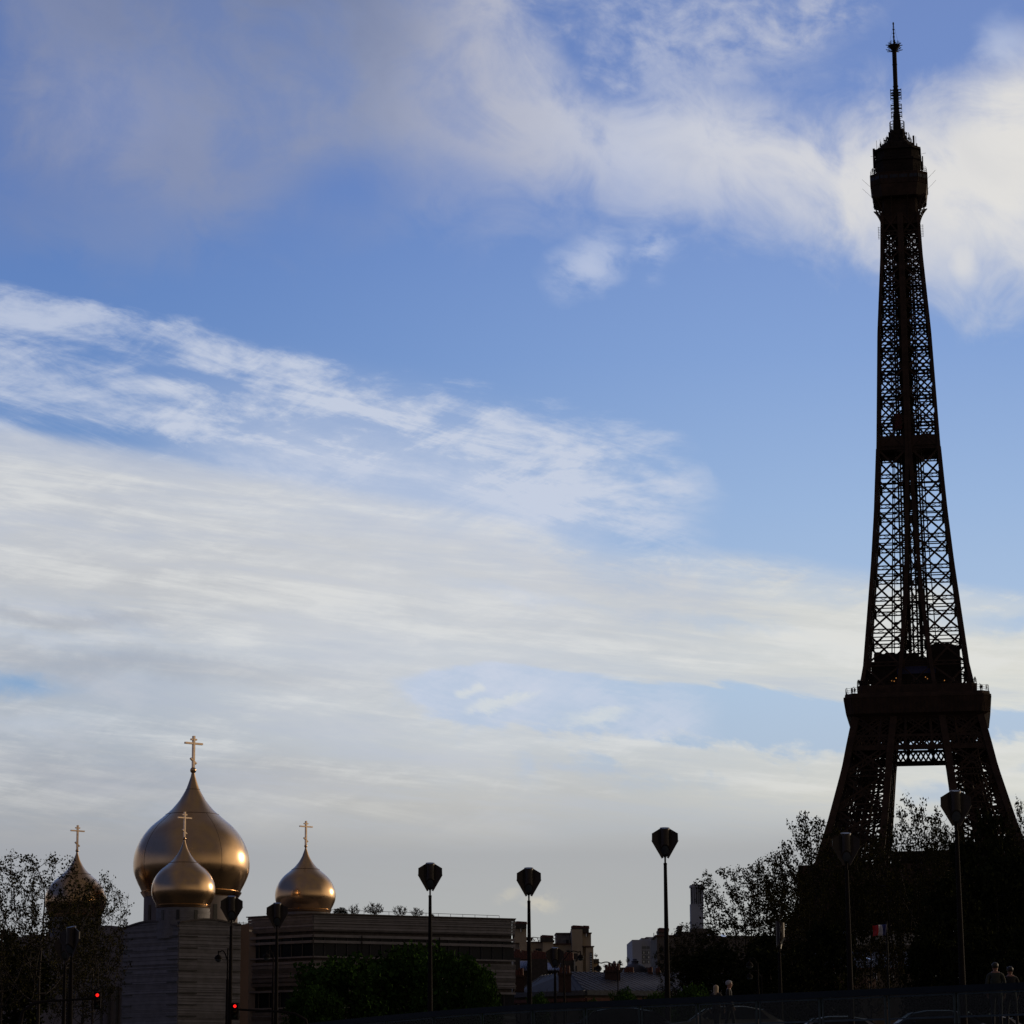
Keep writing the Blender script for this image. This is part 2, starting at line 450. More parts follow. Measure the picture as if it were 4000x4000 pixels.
class MB:
    def __init__(self):
        self.v = []
        self.f = []

    def add(self, vs, fs):
        n = len(self.v)
        self.v.extend([tuple(p) for p in vs])
        self.f.extend([tuple(i + n for i in f) for f in fs])

    def box(self, x0, y0, z0, x1, y1, z1):
        self.add([(x0, y0, z0), (x1, y0, z0), (x1, y1, z0), (x0, y1, z0), (x0, y0, z1), (x1, y0, z1), (x1, y1, z1), (x0, y1, z1)],
                 [(3, 2, 1, 0), (4, 5, 6, 7), (0, 1, 5, 4), (1, 2, 6, 5), (2, 3, 7, 6), (3, 0, 4, 7)])

    def beam(self, p, q, w, h=None, up=None):
        p, q = Vector(p), Vector(q)
        h = w if h is None else h
        d = (q - p)
        if d.length < 1e-6:
            return
        d.normalize()
        up = Vector(up) if up is not None else Vector((0, 0, 1))
        if abs(d.dot(up)) > 0.98:
            up = Vector((0, 1, 0)) if abs(d.y) < 0.9 else Vector((1, 0, 0))
        s = d.cross(up).normalized()
        n = s.cross(d)
        vs = []
        for c in (p, q):
            for a, b in ((-1, -1), (1, -1), (1, 1), (-1, 1)):
                vs.append(c + s * (a * w / 2) + n * (b * h / 2))
        self.add(vs, [(0, 1, 2, 3), (7, 6, 5, 4), (0, 4, 5, 1), (1, 5, 6, 2), (2, 6, 7, 3), (3, 7, 4, 0)])

    def lattice(self, p, q, w, t, normal, bay=None):
        """open lattice beam: two rails and a zigzag, lying across `normal`"""
        p, q = Vector(p), Vector(q)
        d = q - p
        L = d.length
        if L < 1e-3:
            return
        s = d.normalized().cross(Vector(normal)).normalized() * (w / 2)
        self.beam(p + s, q + s, t, t)
        self.beam(p - s, q - s, t, t)
        k = max(2, int(L / (bay or w * 1.1)))
        for i in range(k):
            a = p + d * (i / k)
            b = p + d * ((i + 1) / k)
            sg = s if i % 2 else -s
            self.beam(a + sg, b - sg, t * 0.7, t * 0.7)

    def tube(self, pts, rad, n=8, cap=True):
        pts = [Vector(p) for p in pts]
        if not hasattr(rad, '__len__'):
            rad = [rad] * len(pts)
        base = len(self.v)
        prev = None
        for i, p in enumerate(pts):
            d = (pts[min(i + 1, len(pts) - 1)] - pts[max(i - 1, 0)]).normalized()
            ref = Vector((0, 0, 1)) if abs(d.z) < 0.9 else Vector((1, 0, 0))
            s = d.cross(ref).normalized()
            if prev is not None and s.dot(prev) < 0:
                s = -s
            prev = s
            m = d.cross(s)
            for k in range(n):
                a = 2 * math.pi * k / n
                self.v.append(tuple(p + (s * math.cos(a) + m * math.sin(a)) * rad[i]))
        for i in range(len(pts) - 1):
            for k in range(n):
                a, b = base + i * n + k, base + i * n + (k + 1) % n
                self.f.append((a, b, b + n, a + n))
        if cap:
            self.f.append(tuple(base + k for k in range(n))[::-1])
            self.f.append(tuple(base + (len(pts) - 1) * n + k for k in range(n)))

    def lathe(self, prof, n=48, c=(0, 0, 0), cap=True):
        base = len(self.v)
        for r, z in prof:
            for k in range(n):
                a = 2 * math.pi * k / n
                self.v.append((c[0] + r * math.cos(a), c[1] + r * math.sin(a), c[2] + z))
        for i in range(len(prof) - 1):
            for k in range(n):
                a, b = base + i * n + k, base + i * n + (k + 1) % n
                self.f.append((a, b, b + n, a + n))
        if cap:
            self.f.append(tuple(base + k for k in range(n))[::-1])
            self.f.append(tuple(base + (len(prof) - 1) * n + k for k in range(n)))

    def loft(self, sections, cap=True):
        """list of equal-length closed rings of points"""
        base = len(self.v)
        n = len(sections[0])
        for s in sections:
            self.v.extend([tuple(p) for p in s])
        for i in range(len(sections) - 1):
            for k in range(n):
                a, b = base + i * n + k, base + i * n + (k + 1) % n
                self.f.append((a, b, b + n, a + n))
        if cap:
            self.f.append(tuple(base + k for k in range(n))[::-1])
            self.f.append(tuple(base + (len(sections) - 1) * n + k for k in range(n)))

    def prism(self, poly, off):
        """polygon (3D points) extruded by the vector off"""
        off = Vector(off)
        self.loft([[Vector(p) for p in poly], [Vector(p) + off for p in poly]])

    def ball(self, c, r, n=12, m=8, sc=(1, 1, 1)):
        rings = []
        for i in range(1, m):
            a = math.pi * i / m
            rings.append((math.sin(a) * r, -math.cos(a) * r))
        base = len(self.v)
        self.v.append((c[0], c[1], c[2] - r * sc[2]))
        for rr, z in rings:
            for k in range(n):
                a = 2 * math.pi * k / n
                self.v.append((c[0] + rr * math.cos(a) * sc[0], c[1] + rr * math.sin(a) * sc[1], c[2] + z * sc[2]))
        self.v.append((c[0], c[1], c[2] + r * sc[2]))
        for k in range(n):
            self.f.append((base, base + 1 + (k + 1) % n, base + 1 + k))
        for i in range(m - 2):
            for k in range(n):
                a, b = base + 1 + i * n + k, base + 1 + i * n + (k + 1) % n
                self.f.append((a, b, b + n, a + n))
        top = len(self.v) - 1
        for k in range(n):
            self.f.append((top - n + k, top - n + (k + 1) % n, top))

    def build(self, name, material, parent=None, smooth=False, loc=None):
        me = bpy.data.meshes.new(name)
        me.from_pydata(self.v, [], self.f)
        if material:
            me.materials.append(material)
        if smooth:
            me.polygons.foreach_set('use_smooth', [True] * len(me.polygons))
            try:
                me.set_sharp_from_angle(angle=math.radians(40))
            except Exception:
                pass
        me.update()
        o = bpy.data.objects.new(name, me)
        col.objects.link(o)
        if parent:
            o.parent = parent
        if loc is not None:
            o.location = loc
        return o


def tag(o, label=None, cat=None, group=None, kind=None):
    if label:
        o['label'] = label
    if cat:
        o['category'] = cat
    if group:
        o['group'] = group
    if kind:
        o['kind'] = kind
    return o


def thing(name, label, cat, loc=(0, 0, 0), rz=0.0, group=None):
    o = bpy.data.objects.new(name, None)
    col.objects.link(o)
    o.location = loc
    o.rotation_euler = (0, 0, rz)
    o.empty_display_size = 0.3
    return tag(o, label, cat, group)


def copy_tree(o, parent=None):
    c = o.copy()
    col.objects.link(c)
    if parent:
        c.parent = parent
    for ch in list(o.children):
        copy_tree(ch, c)
    return c


def lerp_table(tab, h):
    for (a, x), (b, y) in zip(tab, tab[1:]):
        if h <= b:
            return x + (y - x) * max(0, (h - a)) / (b - a)
    return tab[-1][1]


def pbox(mb, x0, y0, x1, y1, d, depth):
    """box whose front covers a photo rectangle at distance d, running `depth` metres back; y1=None: to the ground"""
    a = P(x0, y0, d)
    b = P(x1, y0, d)
    zt = a.z
    zb = ground_z(d) - 0.2 if y1 is None else P(x0, y1, d).z
    mb.box(a.x, d, zb, b.x, d + depth, zt)


# ------------------------------------------------------------------ ground
def build_ground():
    ys = [-3000, -400, -60, -6, 0, 30, 58, 64, 72, 80, 90, 130, 180, 250, 350, 450, 600, 1000, 2500, 9000]
    xs = [-6000, -1500, -400, -150, -60, -20, 0, 20, 60, 150, 400, 1500, 6000]
    m = MB()
    for y in ys:
        for x in xs:
            m.v.append((x, y, ground_z(y)))
    nx = len(xs)
    for j in range(len(ys) - 1):
        for i in range(nx - 1):
            a = j * nx + i
            m.f.append((a, a + 1, a + nx + 1, a + nx))
    tag(m.build('ground', EARTH), kind='structure')
    m = MB()
    m.box(-400, 99, 3.75, 400, 124, 3.906)
    tag(m.build('road', GRDM), kind='structure')
    m = MB()
    m.box(-400, 81, 3.75, 400, 98.8, 4.0)
    tag(m.build('pavement', PAVM), kind='structure')


build_ground()
# ------------------------------------------------------------------ the lattice tower
OUT = [(0, 62.5), (57, 32.5), (66, 29.3), (78.4, 25.4), (93.5, 21.25), (100, 19.9), (109, 17.9), (119.3, 15.8), (124.3, 14.8),
       (135.9, 13.6), (155.4, 11.6), (171.2, 10.27), (191.7, 9.0), (227.2, 7.6), (251.9, 5.95), (264.3, 5.5), (272, 5.3)]
INN = [(0, 38), (57, 13.8), (66, 12.0), (78, 10.4), (97.5, 8.4), (109, 6.9), (119, 5.0), (144, 2.5), (158, 1.7), (176, 0.95), (190, 0.5), (272, 0.4)]


def build_tower():
    T = thing('lattice_tower', 'tall dark iron lattice tower with three platforms and an antenna mast on top',
              'tower', (144.8, 829, 5.3), -math.radians(10.6))
    O = lambda h: lerp_table(OUT, h)
    G = lambda h: lerp_table(INN, h)

    def ring(hw, h, ch=0.0):
        c = ch
        if c <= 0:
            return [Vector(p) for p in ((-hw, -hw, h), (hw, -hw, h), (hw, hw, h), (-hw, hw, h))]
        return [Vector(p) for p in ((-hw + c, -hw, h), (hw - c, -hw, h), (hw, -hw + c, h), (hw, hw - c, h),
                                    (hw - c, hw, h), (-hw + c, hw, h), (-hw, hw - c, h), (-hw, -hw + c, h))]

    def pillar(sx, sy, levels, chord, mb, dense=False):
        """four chords and braced faces of one corner pillar between the levels"""
        def pt(a, b, h):
            xx = O(h) if a else G(h)
            yy = O(h) if b else G(h)
            return Vector((sx * xx, sy * yy, h))
        hs = []
        for a, b in zip(levels, levels[1:]):
            hs += [a + (b - a) * k / 3 for k in range(3)]
        hs.append(levels[-1])
        for a in (0, 1):
            for b in (0, 1):
                for h0, h1 in zip(hs, hs[1:]):
                    mb.beam(pt(a, b, h0), pt(a, b, h1), chord, chord, (0, 1, 0))
        for h0, h1 in zip(levels, levels[1:]):
            for (a0, b0), (a1, b1), nrm in (((0, 1), (1, 1), (0, 1, 0)), ((0, 0), (1, 0), (0, 1, 0)), ((1, 0), (1, 1), (1, 0, 0)), ((0, 0), (0, 1), (1, 0, 0))):
                outer = (b0 and b1) or (a0 and a1)
                wd = 0.72 if h0 < 190 else 0.62
                if dense:
                    wd = 1.35
                tt = wd * 0.34
                plain = (not outer) and 112 < h0 < 190
                if not plain and h0 > 112:
                    bw = (0.56 if h0 < 190 else 0.48) if outer else 0.36
                    mb.beam(pt(a0, b0, h0), pt(a1, b1, h1), bw, 0.3, nrm)
                    mb.beam(pt(a1, b1, h0), pt(a0, b0, h1), bw, 0.3, nrm)
                elif not plain:
                    mb.lattice(pt(a0, b0, h0), pt(a1, b1, h1), wd, tt, nrm)
                    mb.lattice(pt(a1, b1, h0), pt(a0, b0, h1), wd, tt, nrm)
                # horizontal truss band at the foot of the panel
                bh = 1.1 if not dense else 1.8
                p0, p1 = pt(a0, b0, h0), pt(a1, b1, h0)
                q0, q1 = pt(a0, b0, h0 + bh), pt(a1, b1, h0 + bh)
                if plain:
                    if nrm[0]:
                        mb.beam(p0, p1, 0.3)
                    continue
                mb.beam(p0, p1, 0.34)
                mb.beam(q0, q1, 0.34)
                k = 4
                for i in range(k):
                    u0, u1 = i / k, (i + 1) / k
                    mb.beam(p0.lerp(p1, u0), q0.lerp(q1, u1), 0.13)
                    mb.beam(q0.lerp(q1, u0), p0.lerp(p1, u1), 0.13)
                if outer and not dense:
                    # gusset plates on the joints
                    for p in (pt(a0, b0, h0 + bh * 0.5), pt(a1, b1, h0 + bh * 0.5)):
                        p = Vector((p.x - math.copysign(chord * 0.35, p.x), p.y - math.copysign(chord * 0.35, p.y), p.z))
                        mb.beam(p - Vector((0, 0, 1.3)), p + Vector((0, 0, 1.3)), chord * 1.25, chord * 0.8, (0, 1, 0) if nrm[1] else (1, 0, 0))

    # legs from the ground to the first floor, and from the first to the second
    for sx in (-1, 1):
        for sy in (-1, 1):
            mb = MB()
            pillar(sx, sy, [0, 14, 28, 42, 56], 1.5, mb, True)
            mb.box(*(min(sx * 37, sx * 64), min(sy * 37, sy * 64), -1.2, max(sx * 37, sx * 64), max(sy * 37, sy * 64), 0.4))
            mb.build('leg', IRON, T)
    for sx in (-1, 1):
        for sy in (-1, 1):
            mb = MB()
            pillar(sx, sy, [60, 71, 81.5, 91.5, 100.5, 109], 1.95, mb, True)
            # lift rails, stairs and cables inside the leg
            for k, (a, b) in enumerate(((0.3, 0.35), (0.4, 0.35), (0.55, 0.35), (0.65, 0.35), (0.3, 0.65), (0.42, 0.65), (0.58, 0.65), (0.7, 0.65), (0.5, 0.5))):
                def ip(h):
                    g, w = G(h), O(h)
                    return Vector((sx * (g + (w - g) * a), sy * (g + (w - g) * b), h))
                hs = [58, 70, 82, 95, 108]
                for h0, h1 in zip(hs, hs[1:]):
                    mb.beam(ip(h0), ip(h1), 0.5)
            hh = 60.0
            i = 0
            while hh < 107:
                g, w = G(hh), O(hh)
                a0, a1 = (0.3, 0.7) if i % 2 else (0.7, 0.3)
                mb.beam((sx * (g + (w - g) * a0), sy * (g + (w - g) * .4), hh), (sx * (g + (w - g) * a1), sy * (g + (w - g) * .4), hh + 2.6), 0.8, 0.3)
                mb.beam((sx * (g + .5), sy * (g + (w - g) * .6), hh), (sx * (w - .5), sy * (g + (w - g) * .6), hh), 0.3, 0.3)
                mb.beam((sx * (g + (w - g) * .5), sy * (g + .5), hh + 1), (sx * (g + (w - g) * .5), sy * (w - .5), hh + 1), 0.3, 0.3)
                hh += 2.6
                i += 1
            mb.build('upper_leg', IRON, T)

    # decorative arches between the legs
    for sgn, ax in ((-1, 'y'), (1, 'y'), (-1, 'x'), (1, 'x')):
        mb = MB()
        for rr, hh in ((37.0, 39.0), (34.0, 36.0)):
            pts = []
            for i in range(25):
                a = math.pi * i / 24
                h = 13 + math.sin(a) * hh
                off = O(h) * sgn
                x = math.cos(a) * rr
                pts.append(Vector((x, off, h) if ax == 'y' else (off, x, h)))
            for p, q in zip(pts, pts[1:]):
                mb.beam(p, q, 0.8)
            if rr == 37.0:
                outer = pts
            else:
                for i in range(24):
                    mb.beam(outer[i], pts[i + 1], 0.25)
                    mb.beam(outer[i + 1], pts[i], 0.25)
        mb.build('arch', IRON, T)

    # first floor
    mb = MB()
    w = 35.0
    mb.loft([ring(33.0, 50.5, 1.5), ring(34.4, 53.5, 1.5), ring(34.8, 57.6, 1.5)])
    for sgn in (-1, 1):
        mb.box(-34.8, min(sgn * 34.8, sgn * 33.4), 57.6, 34.8, max(sgn * 34.8, sgn * 33.4), 65.1)
        mb.box(min(sgn * 34.8, sgn * 33.4), -33.4, 57.6, max(sgn * 34.8, sgn * 33.4), 33.4, 65.1)
    mb.box(-34.0, -34.0, 57.6, 34.0, 34.0, 58.2)
    for i in range(29):
        x = -34 + i * 68 / 28
        for sgn in (-1, 1):
            mb.beam((x, sgn * 34.9, 51.5), (x, sgn * 35.0, 57.4), 0.4, 0.5)
            mb.beam((x, sgn * 34.85, 57.8), (x, sgn * 34.85, 65.0), 0.25, 0.3)
    mb.build('first_platform', IRON, T)
    mb = MB()
    mb.loft([ring(1, 0)] * 2) if False else None
    mb.prism([(-8.8, -31, 58.2), (19.5, -31, 58.2), (19.5, -31, 68.4), (-8.8, -31, 68.4)], (0, 8, 0))
    mb.prism([(-9.3, -31.4, 68.4), (20.0, -31.4, 68.4), (19.5, -31.4, 68.9), (-8.8, -31.4, 68.9)], (0, 8.8, 0))
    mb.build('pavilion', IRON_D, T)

    # truss girdle below the second floor
    mb = MB()
    for h, hw in ((100.2, O(100.2)), (103.4, O(103.4)), (109.0, O(109))):
        for sgn in (-1, 1):
            mb.beam((-hw, sgn * hw, h), (hw, sgn * hw, h), 0.8, 0.75)
            mb.beam((sgn * hw, -hw, h), (sgn * hw, hw, h), 0.8, 0.75)
    for sgn in (-1, 1):
        w_ = O(99.8)
        mb.beam((-w_, sgn * w_, 99.6), (w_, sgn * w_, 99.6), 1.0, 0.9)
        mb.beam((sgn * w_, -w_, 99.6), (sgn * w_, w_, 99.6), 1.0, 0.9)
    n = 26
    for sgn in (-1, 1):
        for ax in (0, 1):
            def fp(t, h):
                ww = O(h)
                return Vector((t * ww, sgn * ww, h)) if ax == 0 else Vector((sgn * ww, t * ww, h))
            for i in range(n):
                t0, t1 = -1 + 2 * i / n, -1 + 2 * (i + 1) / n
                mb.beam(fp(t0, 100.5), fp(t1, 103.2), 0.72, 0.3)
                mb.beam(fp(t1, 100.5), fp(t0, 103.2), 0.72, 0.3)
            for i in range(5):
                t0, t1 = -0.96 + 1.92 * i / 5, -0.96 + 1.92 * (i + 1) / 5
                mb.lattice(fp(t0, 103.6), fp(t1, 108.8), 1.0, 0.35, (0, 1, 0) if ax == 0 else (1, 0, 0))
                mb.lattice(fp(t1, 103.6), fp(t0, 108.8), 1.0, 0.35, (0, 1, 0) if ax == 0 else (1, 0, 0))
                mb.beam(fp(t0, 100), fp(t0, 109), 0.7)
    mb.box(-15.5, -15.5, 108.1, 15.5, 15.5, 108.9)
    # floor joists under the deck
    for i in range(9):
        t = -15 + i * 30 / 8
        mb.beam((t, -17, 107.6), (t, 17, 107.6), 0.4, 1.4)
        mb.beam((-17, t, 106.4), (17, t, 106.4), 0.4, 0.9)
    mb.build('truss_girdle', IRON, T)

    mb = MB()
    ch = 2.2
    prof = [(107.6, 17.6), (108.4, 18.1), (109.2, 18.9), (109.75, 20.1), (109.9, 20.4), (114.3, 21.0), (114.4, 21.15), (114.9, 21.15), (115.0, 20.8), (115.8, 20.7)]
    mb.loft([ring(w_, h_, ch) for h_, w_ in prof])
    for i in range(33):
        x = -19 + i * 38 / 32
        for sgn in (-1, 1):
            mb.beam((x, sgn * 20.45, 109.9), (x, sgn * 21.08, 114.3), 0.22, 0.25)
            mb.beam((sgn * 20.45, x, 109.9), (sgn * 21.08, x, 114.3), 0.22, 0.25)
    # railing of the lower deck, curved inwards at the top
    pr = ring(20.5, 115.8, ch)
    for a in range(8):
        p, q = pr[a], pr[(a + 1) % 8]
        L = (q - p).length
        k = max(1, int(L / 2.1))
        for i in range(k + 1):
            b = p.lerp(q, i / k)
            inn = Vector((-b.x, -b.y, 0)).normalized()
            mb.beam(b, b + Vector((0, 0, 1.7)), 0.09)
            mb.beam(b + Vector((0, 0, 1.7)), b + Vector((0, 0, 2.1)) + inn * 0.6, 0.09)
        for z in (0.6, 1.1, 1.7):
            mb.beam(p + Vector((0, 0, z)), q + Vector((0, 0, z)), 0.07)
    mb.build('second_platform', IRON, T)

    mb = MB()
    mb.loft([ring(17.2, 115.9, 1.5), ring(17.3, 118.6, 1.5)])
    pr = ring(17.2, 118.6, 1.5)
    for a in range(8):
        p, q = pr[a], pr[(a + 1) % 8]
        k = max(1, int((q - p).length / 1.6))
        for i in range(k + 1):
            b = p.lerp(q, i / k)
            mb.beam(b, b + Vector((0, 0, 1.15)), 0.08)
        for z in (0.55, 1.15):
            mb.beam(p + Vector((0, 0, z)), q + Vector((0, 0, z)), 0.08)
    mb.build('upper_terrace', IRON, T)
    mb = MB()
    mb.box(-13.0, -12.5, 118.65, 13.0, 12.5, 126.2)
    mb.box(-12.2, -12.0, 126.2, -2.0, 11.0, 128.6)
    mb.box(-1.8, -11.0, 126.2, 3.2, 11.0, 127.4)
    mb.prism([(3.3, -12.4, 126.2), (12.8, -12.4, 126.2), (12.8, -12.4, 130.1), (9.5, -12.4, 131.2), (5.0, -12.4, 131.0), (3.3, -12.4, 130.0)], (0, 10, 0))
    for x, z, a, b in ((-11, 128.6, 2.2, 0.7), (-7.5, 128.6, 3, 0.45), (-4.0, 128.6, 1.5, 0.9), (-0.5, 127.4, 2.5, 0.8), (6.2, 131, 1.5, .4)):
        mb.box(x - a / 2, -11, z, x + a / 2, -8, z + b)
    for k in range(14):
        x = -12.5 + k * 1.92
        mb.beam((x, -12.56, 118.7), (x, -12.56, 126), 0.12)
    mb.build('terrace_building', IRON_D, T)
    mb = MB()
    mb.box(-5.6, -12.66, 122.4, 5.6, -12.52, 124.6)
    mb.build('shop_front', mat('blue_panel', (0.02, 0.022, 0.10), 0.5, 0, 0.2, 1), T)
    for x in (-7.2, -6.5, -5.9, 2.6, 3.1, 8.0):
        mb = MB()
        mb.ball((x, -13.0, 120.6 + 0.6 * math.sin(x * 3)), 0.14, 8, 6)
        mb.build('terrace_light', mat('warm_light', (0.3, 0.2, 0.1), 0.5, emit=(0.5, 0.2, 0.05)), T)

    # shaft
    levels = [115, 124.6, 134.5, 144.2, 153.8, 163.3, 172.7, 181.9, 191]
    for sx in (-1, 1):
        for sy in (-1, 1):
            mb = MB()
            pillar(sx, sy, levels, 1.15, mb)
            mb.build('pillar', IRON, T)
    mb = MB()
    for h in levels[1:]:
        for dh in (0, 1.1):
            g, ww = G(h + dh), O(h + dh)
            for sgn in (-1, 1):
                mb.lattice((-g, sgn * ww, h + dh), (g, sgn * ww, h + dh), 0.6, 0.16, (0, 1, 0))
                mb.lattice((sgn * ww, -g, h + dh), (sgn * ww, g, h + dh), 0.6, 0.16, (1, 0, 0))
                if dh == 0:
                    mb.beam((-ww, sgn * g, h + 0.5), (ww, sgn * g, h + 0.5), 0.3)
    for k in range(len(levels) - 1):
        h0, h1 = levels[k], levels[k + 1]
        for sgn in (-1, 1):
            mb.beam((-G(h0), sgn * O(h0), h0), (G(h1), sgn * O(h1), h1), 0.3)
            mb.beam((G(h0), sgn * O(h0), h0), (-G(h1), sgn * O(h1), h1), 0.3)
    mb.build('cross_bracing', IRON, T)
    up = [191]
    step = 9.0
    while up[-1] + step * 0.7 < 266:
        up.append(up[-1] + step)
        step = max(5.2, step * 0.935)
    up[-1] = 266
    for sx in (-1, 1):
        for sy in (-1, 1):
            mb = MB()
            pillar(sx, sy, up, 0.92, mb)
            mb.build('upper_pillar', IRON, T)

    # lift guides and stairs in the middle
    mb = MB()
    for x in (-3.3, -2.6, -1.2, -0.5, 0.5, 1.2, 2.6, 3.3):
        for y in (-2.2, 1.6):
            top = 268
            sp = 1.0 if abs(x) < 2 else 1.0
            mb.beam((x * 1.25, y, 118), (x * 0.8, y, top), 0.42)
    h = 118.0
    i = 0
    while h < 264:
        q = 1.25 - 0.45 * (h - 118) / 150
        mb.beam((-3.3 * q, -2.2, h), (3.3 * q, -2.2, h), 0.22)
        mb.beam((-3.3 * q, -2.2, h), (-1.2 * q, -2.2, h + 2.4), 0.16)
        mb.beam((3.3 * q, -2.2, h), (1.2 * q, -2.2, h + 2.4), 0.16)
        mb.beam((-1.2 * q, 1.6, h), (1.2 * q, 1.6, h + 2.4), 0.2)
        # stair flights on the right
        a, b = (4.3 * q, 6.0 * q) if i % 2 else (6.0 * q, 4.3 * q)
        if h < 120:
            mb.beam((a, -1, h), (b, -1, h + 2.4), 0.9, 0.22)
            mb.beam((a, -1, h + 1), (b, -1, h + 3.4), 0.1)
            mb.beam((a, 2, h + 1.2), (b, 2, h + 3.6), 0.9, 0.18)
        if i % 2:
            mb.box(-5.2 * q, -1.6, h, -3.9 * q, 1.4, h + 0.16)
        h += 2.4
        i += 1
    for x0, x1 in ((-2.1, -1.4), (-1.0, -0.5), (0.5, 1.0), (1.4, 2.1)):
        mb.box(x0 * 0.85, -0.3, 190, x1 * 0.85, 0.3, 266)
    for x0, x1 in ((-2.2, -1.4), (-0.9, -0.5), (0.5, 0.9), (1.4, 2.2)):
        mb.box(x0, -0.3, 128, x1, 0.3, 190)
    for k in range(26):
        z = 130 + k * 5.2
        mb.box(-2.1, -0.35, z, 2.1, 0.35, z + (1.3 if z > 190 else 0.5))
    for x, w_ in ((-7.4, 0.34), (-6.6, 0.22), (6.4, 0.3), (4.2, 0.26)):
        mb.beam((x, -7.0, 119), (x * 0.62, -4.4, 192), w_)
        mb.beam((x * 0.62, -4.4, 192), (x * 0.5, -3.2, 262), w_ * 0.8)
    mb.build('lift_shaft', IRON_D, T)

    # halfway platform
    mb = MB()
    mb.box(-8.75, -8.75, 191.6, 8.75, 8.75, 192.2)
    for sgn in (-1, 1):
        mb.box(-8.85, min(sgn * 8.85, sgn * 8.55), 191.4, 8.85, max(sgn * 8.85, sgn * 8.55), 195.1)
        mb.box(min(sgn * 8.85, sgn * 8.55), -8.5, 191.4, max(sgn * 8.85, sgn * 8.55), 8.5, 195.1)
    mb.prism([(-4.6, -8.95, 191.4), (-3.8, -8.95, 190.7), (-2, -8.95, 190.1), (2, -8.95, 190.1), (3.8, -8.95, 190.7), (4.6, -8.95, 191.4)], (0, 17.9, 0))
    for x in (-6.2, -5.3, 4.7, 5.6, 6.6):
        mb.box(x - 0.35, -5, 195.1, x + 0.35, 3, 196.2 + abs(x) % 1)
    mb.prism([(-2.5, -6, 195), (2.5, -6, 195), (1.2, -6, 198.3), (-1.2, -6, 198.3)], (0, 9, 0))
    mb.build('halfway_platform', IRON, T)
    mb = MB()
    mb.box(-4.5, -3.6, 198.4, -1.7, -0.8, 202.6)
    mb.box(-4.1, -3.4, 202.6, -2.1, -1.0, 203.3)
    mb.build('lift_cabin', mat('red_cabin', (0.13, 0.012, 0.010), 0.5, 0, 0.2, 1), T)

    # top brackets
    mb = MB()
    mb.loft([ring(5.35, 262.5, 0.6), ring(5.3, 272.2, 0.6)])
    for sx in (-1, 1):
        for t in (-1, -0.35, 0.35, 1):
            for ax in (0, 1):
                pts = []
                for i in range(10):
                    u = i / 9
                    r_ = 5.55 + (8.1 - 5.55) * (u ** 2.4)
                    h = 262.5 + u * 8.4
                    pts.append(Vector((sx * r_, t * (r_ - 0.6) if abs(t) == 1 else t * 7, h)) if ax == 0 else Vector((t * (r_ - 0.6) if abs(t) == 1 else t * 7, sx * r_, h)))
                for p, q in zip(pts, pts[1:]):
                    mb.beam(p, q, 0.3)
                for i in range(3, 10, 1):
                    p = pts[i]
                    inn = Vector((sx * 5.3, p.y, pts[i].z - 0.6)) if ax == 0 else Vector((p.x, sx * 5.3, pts[i].z - 0.6))
                    mb.beam(p, inn, 0.14)
                    mb.beam(pts[i - 1], inn, 0.12)
    mb.build('bracket', IRON, T)
    mb = MB()
    c = 2.9
    mb.loft([ring(8.0, 270.8, c), ring(8.35, 273.6, c), ring(8.45, 274.6, c), ring(8.6, 274.7, c), ring(8.6, 277.9, c), ring(8.72, 278.0, c), ring(8.72, 278.25, c)])
    for a in range(8):
        r0, r1 = ring(8.64, 274.9, c), ring(8.64, 277.7, c)
        p, q, p1, q1 = r0[a], r0[(a + 1) % 8], r1[a], r1[(a + 1) % 8]
        k = 9 if (q - p).length > 6 else 5
        for i in range(k + 1):
            mb.beam(p.lerp(q, i / k), p1.lerp(q1, i / k), 0.13)
    mb.build('top_platform', IRON, T)
    mb = MB()
    for a in range(8):
        r0, r1 = ring(8.68, 276.2, c), ring(8.68, 277.3, c)
        p, q, p1, q1 = r0[a], r0[(a + 1) % 8], r1[a], r1[(a + 1) % 8]
        k = 4 if (q - p).length > 6 else 2
        for i in range(k):
            u0, u1 = (i + 0.08) / k, (i + 0.92) / k
            mb.add([p.lerp(q, u0), p.lerp(q, u1), p1.lerp(q1, u1), p1.lerp(q1, u0)], [(0, 1, 2, 3)])
    mb.build('gallery_windows', mat('gallery_glass', (0.02, 0.025, 0.04), 0.7, 0, 0.1, 1), T)
    mb = MB()
    pr = ring(8.5, 278.25, c)
    for a in range(8):
        p, q = pr[a], pr[(a + 1) % 8]
        k = max(2, int((q - p).length / 1.4))
        for i in range(k + 1):
            b = p.lerp(q, i / k)
            inn = Vector((-b.x, -b.y, 0)).normalized()
            arc = [b + inn * (1.5 * (1 - math.cos(t))) + Vector((0, 0, 1.0 + 1.5 * math.sin(t))) for t in (0, 0.5, 1.0, 1.57)]
            mb.beam(b, arc[0], 0.09)
            for s_, e_ in zip(arc, arc[1:]):
                mb.beam(s_, e_, 0.08)
        for z in (0.5, 1.05):
            mb.beam(p + Vector((0, 0, z)), q + Vector((0, 0, z)), 0.08)
    mb.build('safety_cage', IRON_D, T)
    mb = MB()
    mb.loft([ring(6.6, 278.2, 2.2), ring(6.7, 282.6, 2.2), ring(7.1, 282.8, 2.4), ring(7.1, 283.4, 2.4), ring(6.3, 283.5, 2.2), ring(6.3, 286.2, 2.2),
             ring(7.0, 286.3, 2.6), ring(6.9, 287.0, 2.6), ring(5.6, 287.3, 2.2), ring(4.9, 288.9, 2.0), ring(3.2, 290.2, 1.2), ring(2.6, 292.0, 0.9), ring(2.2, 294.0, 0.8)])
    mb.build('summit_cabin', IRON_D, T)

    # aerials around the summit
    r = random.Random(3)
    mb = MB()
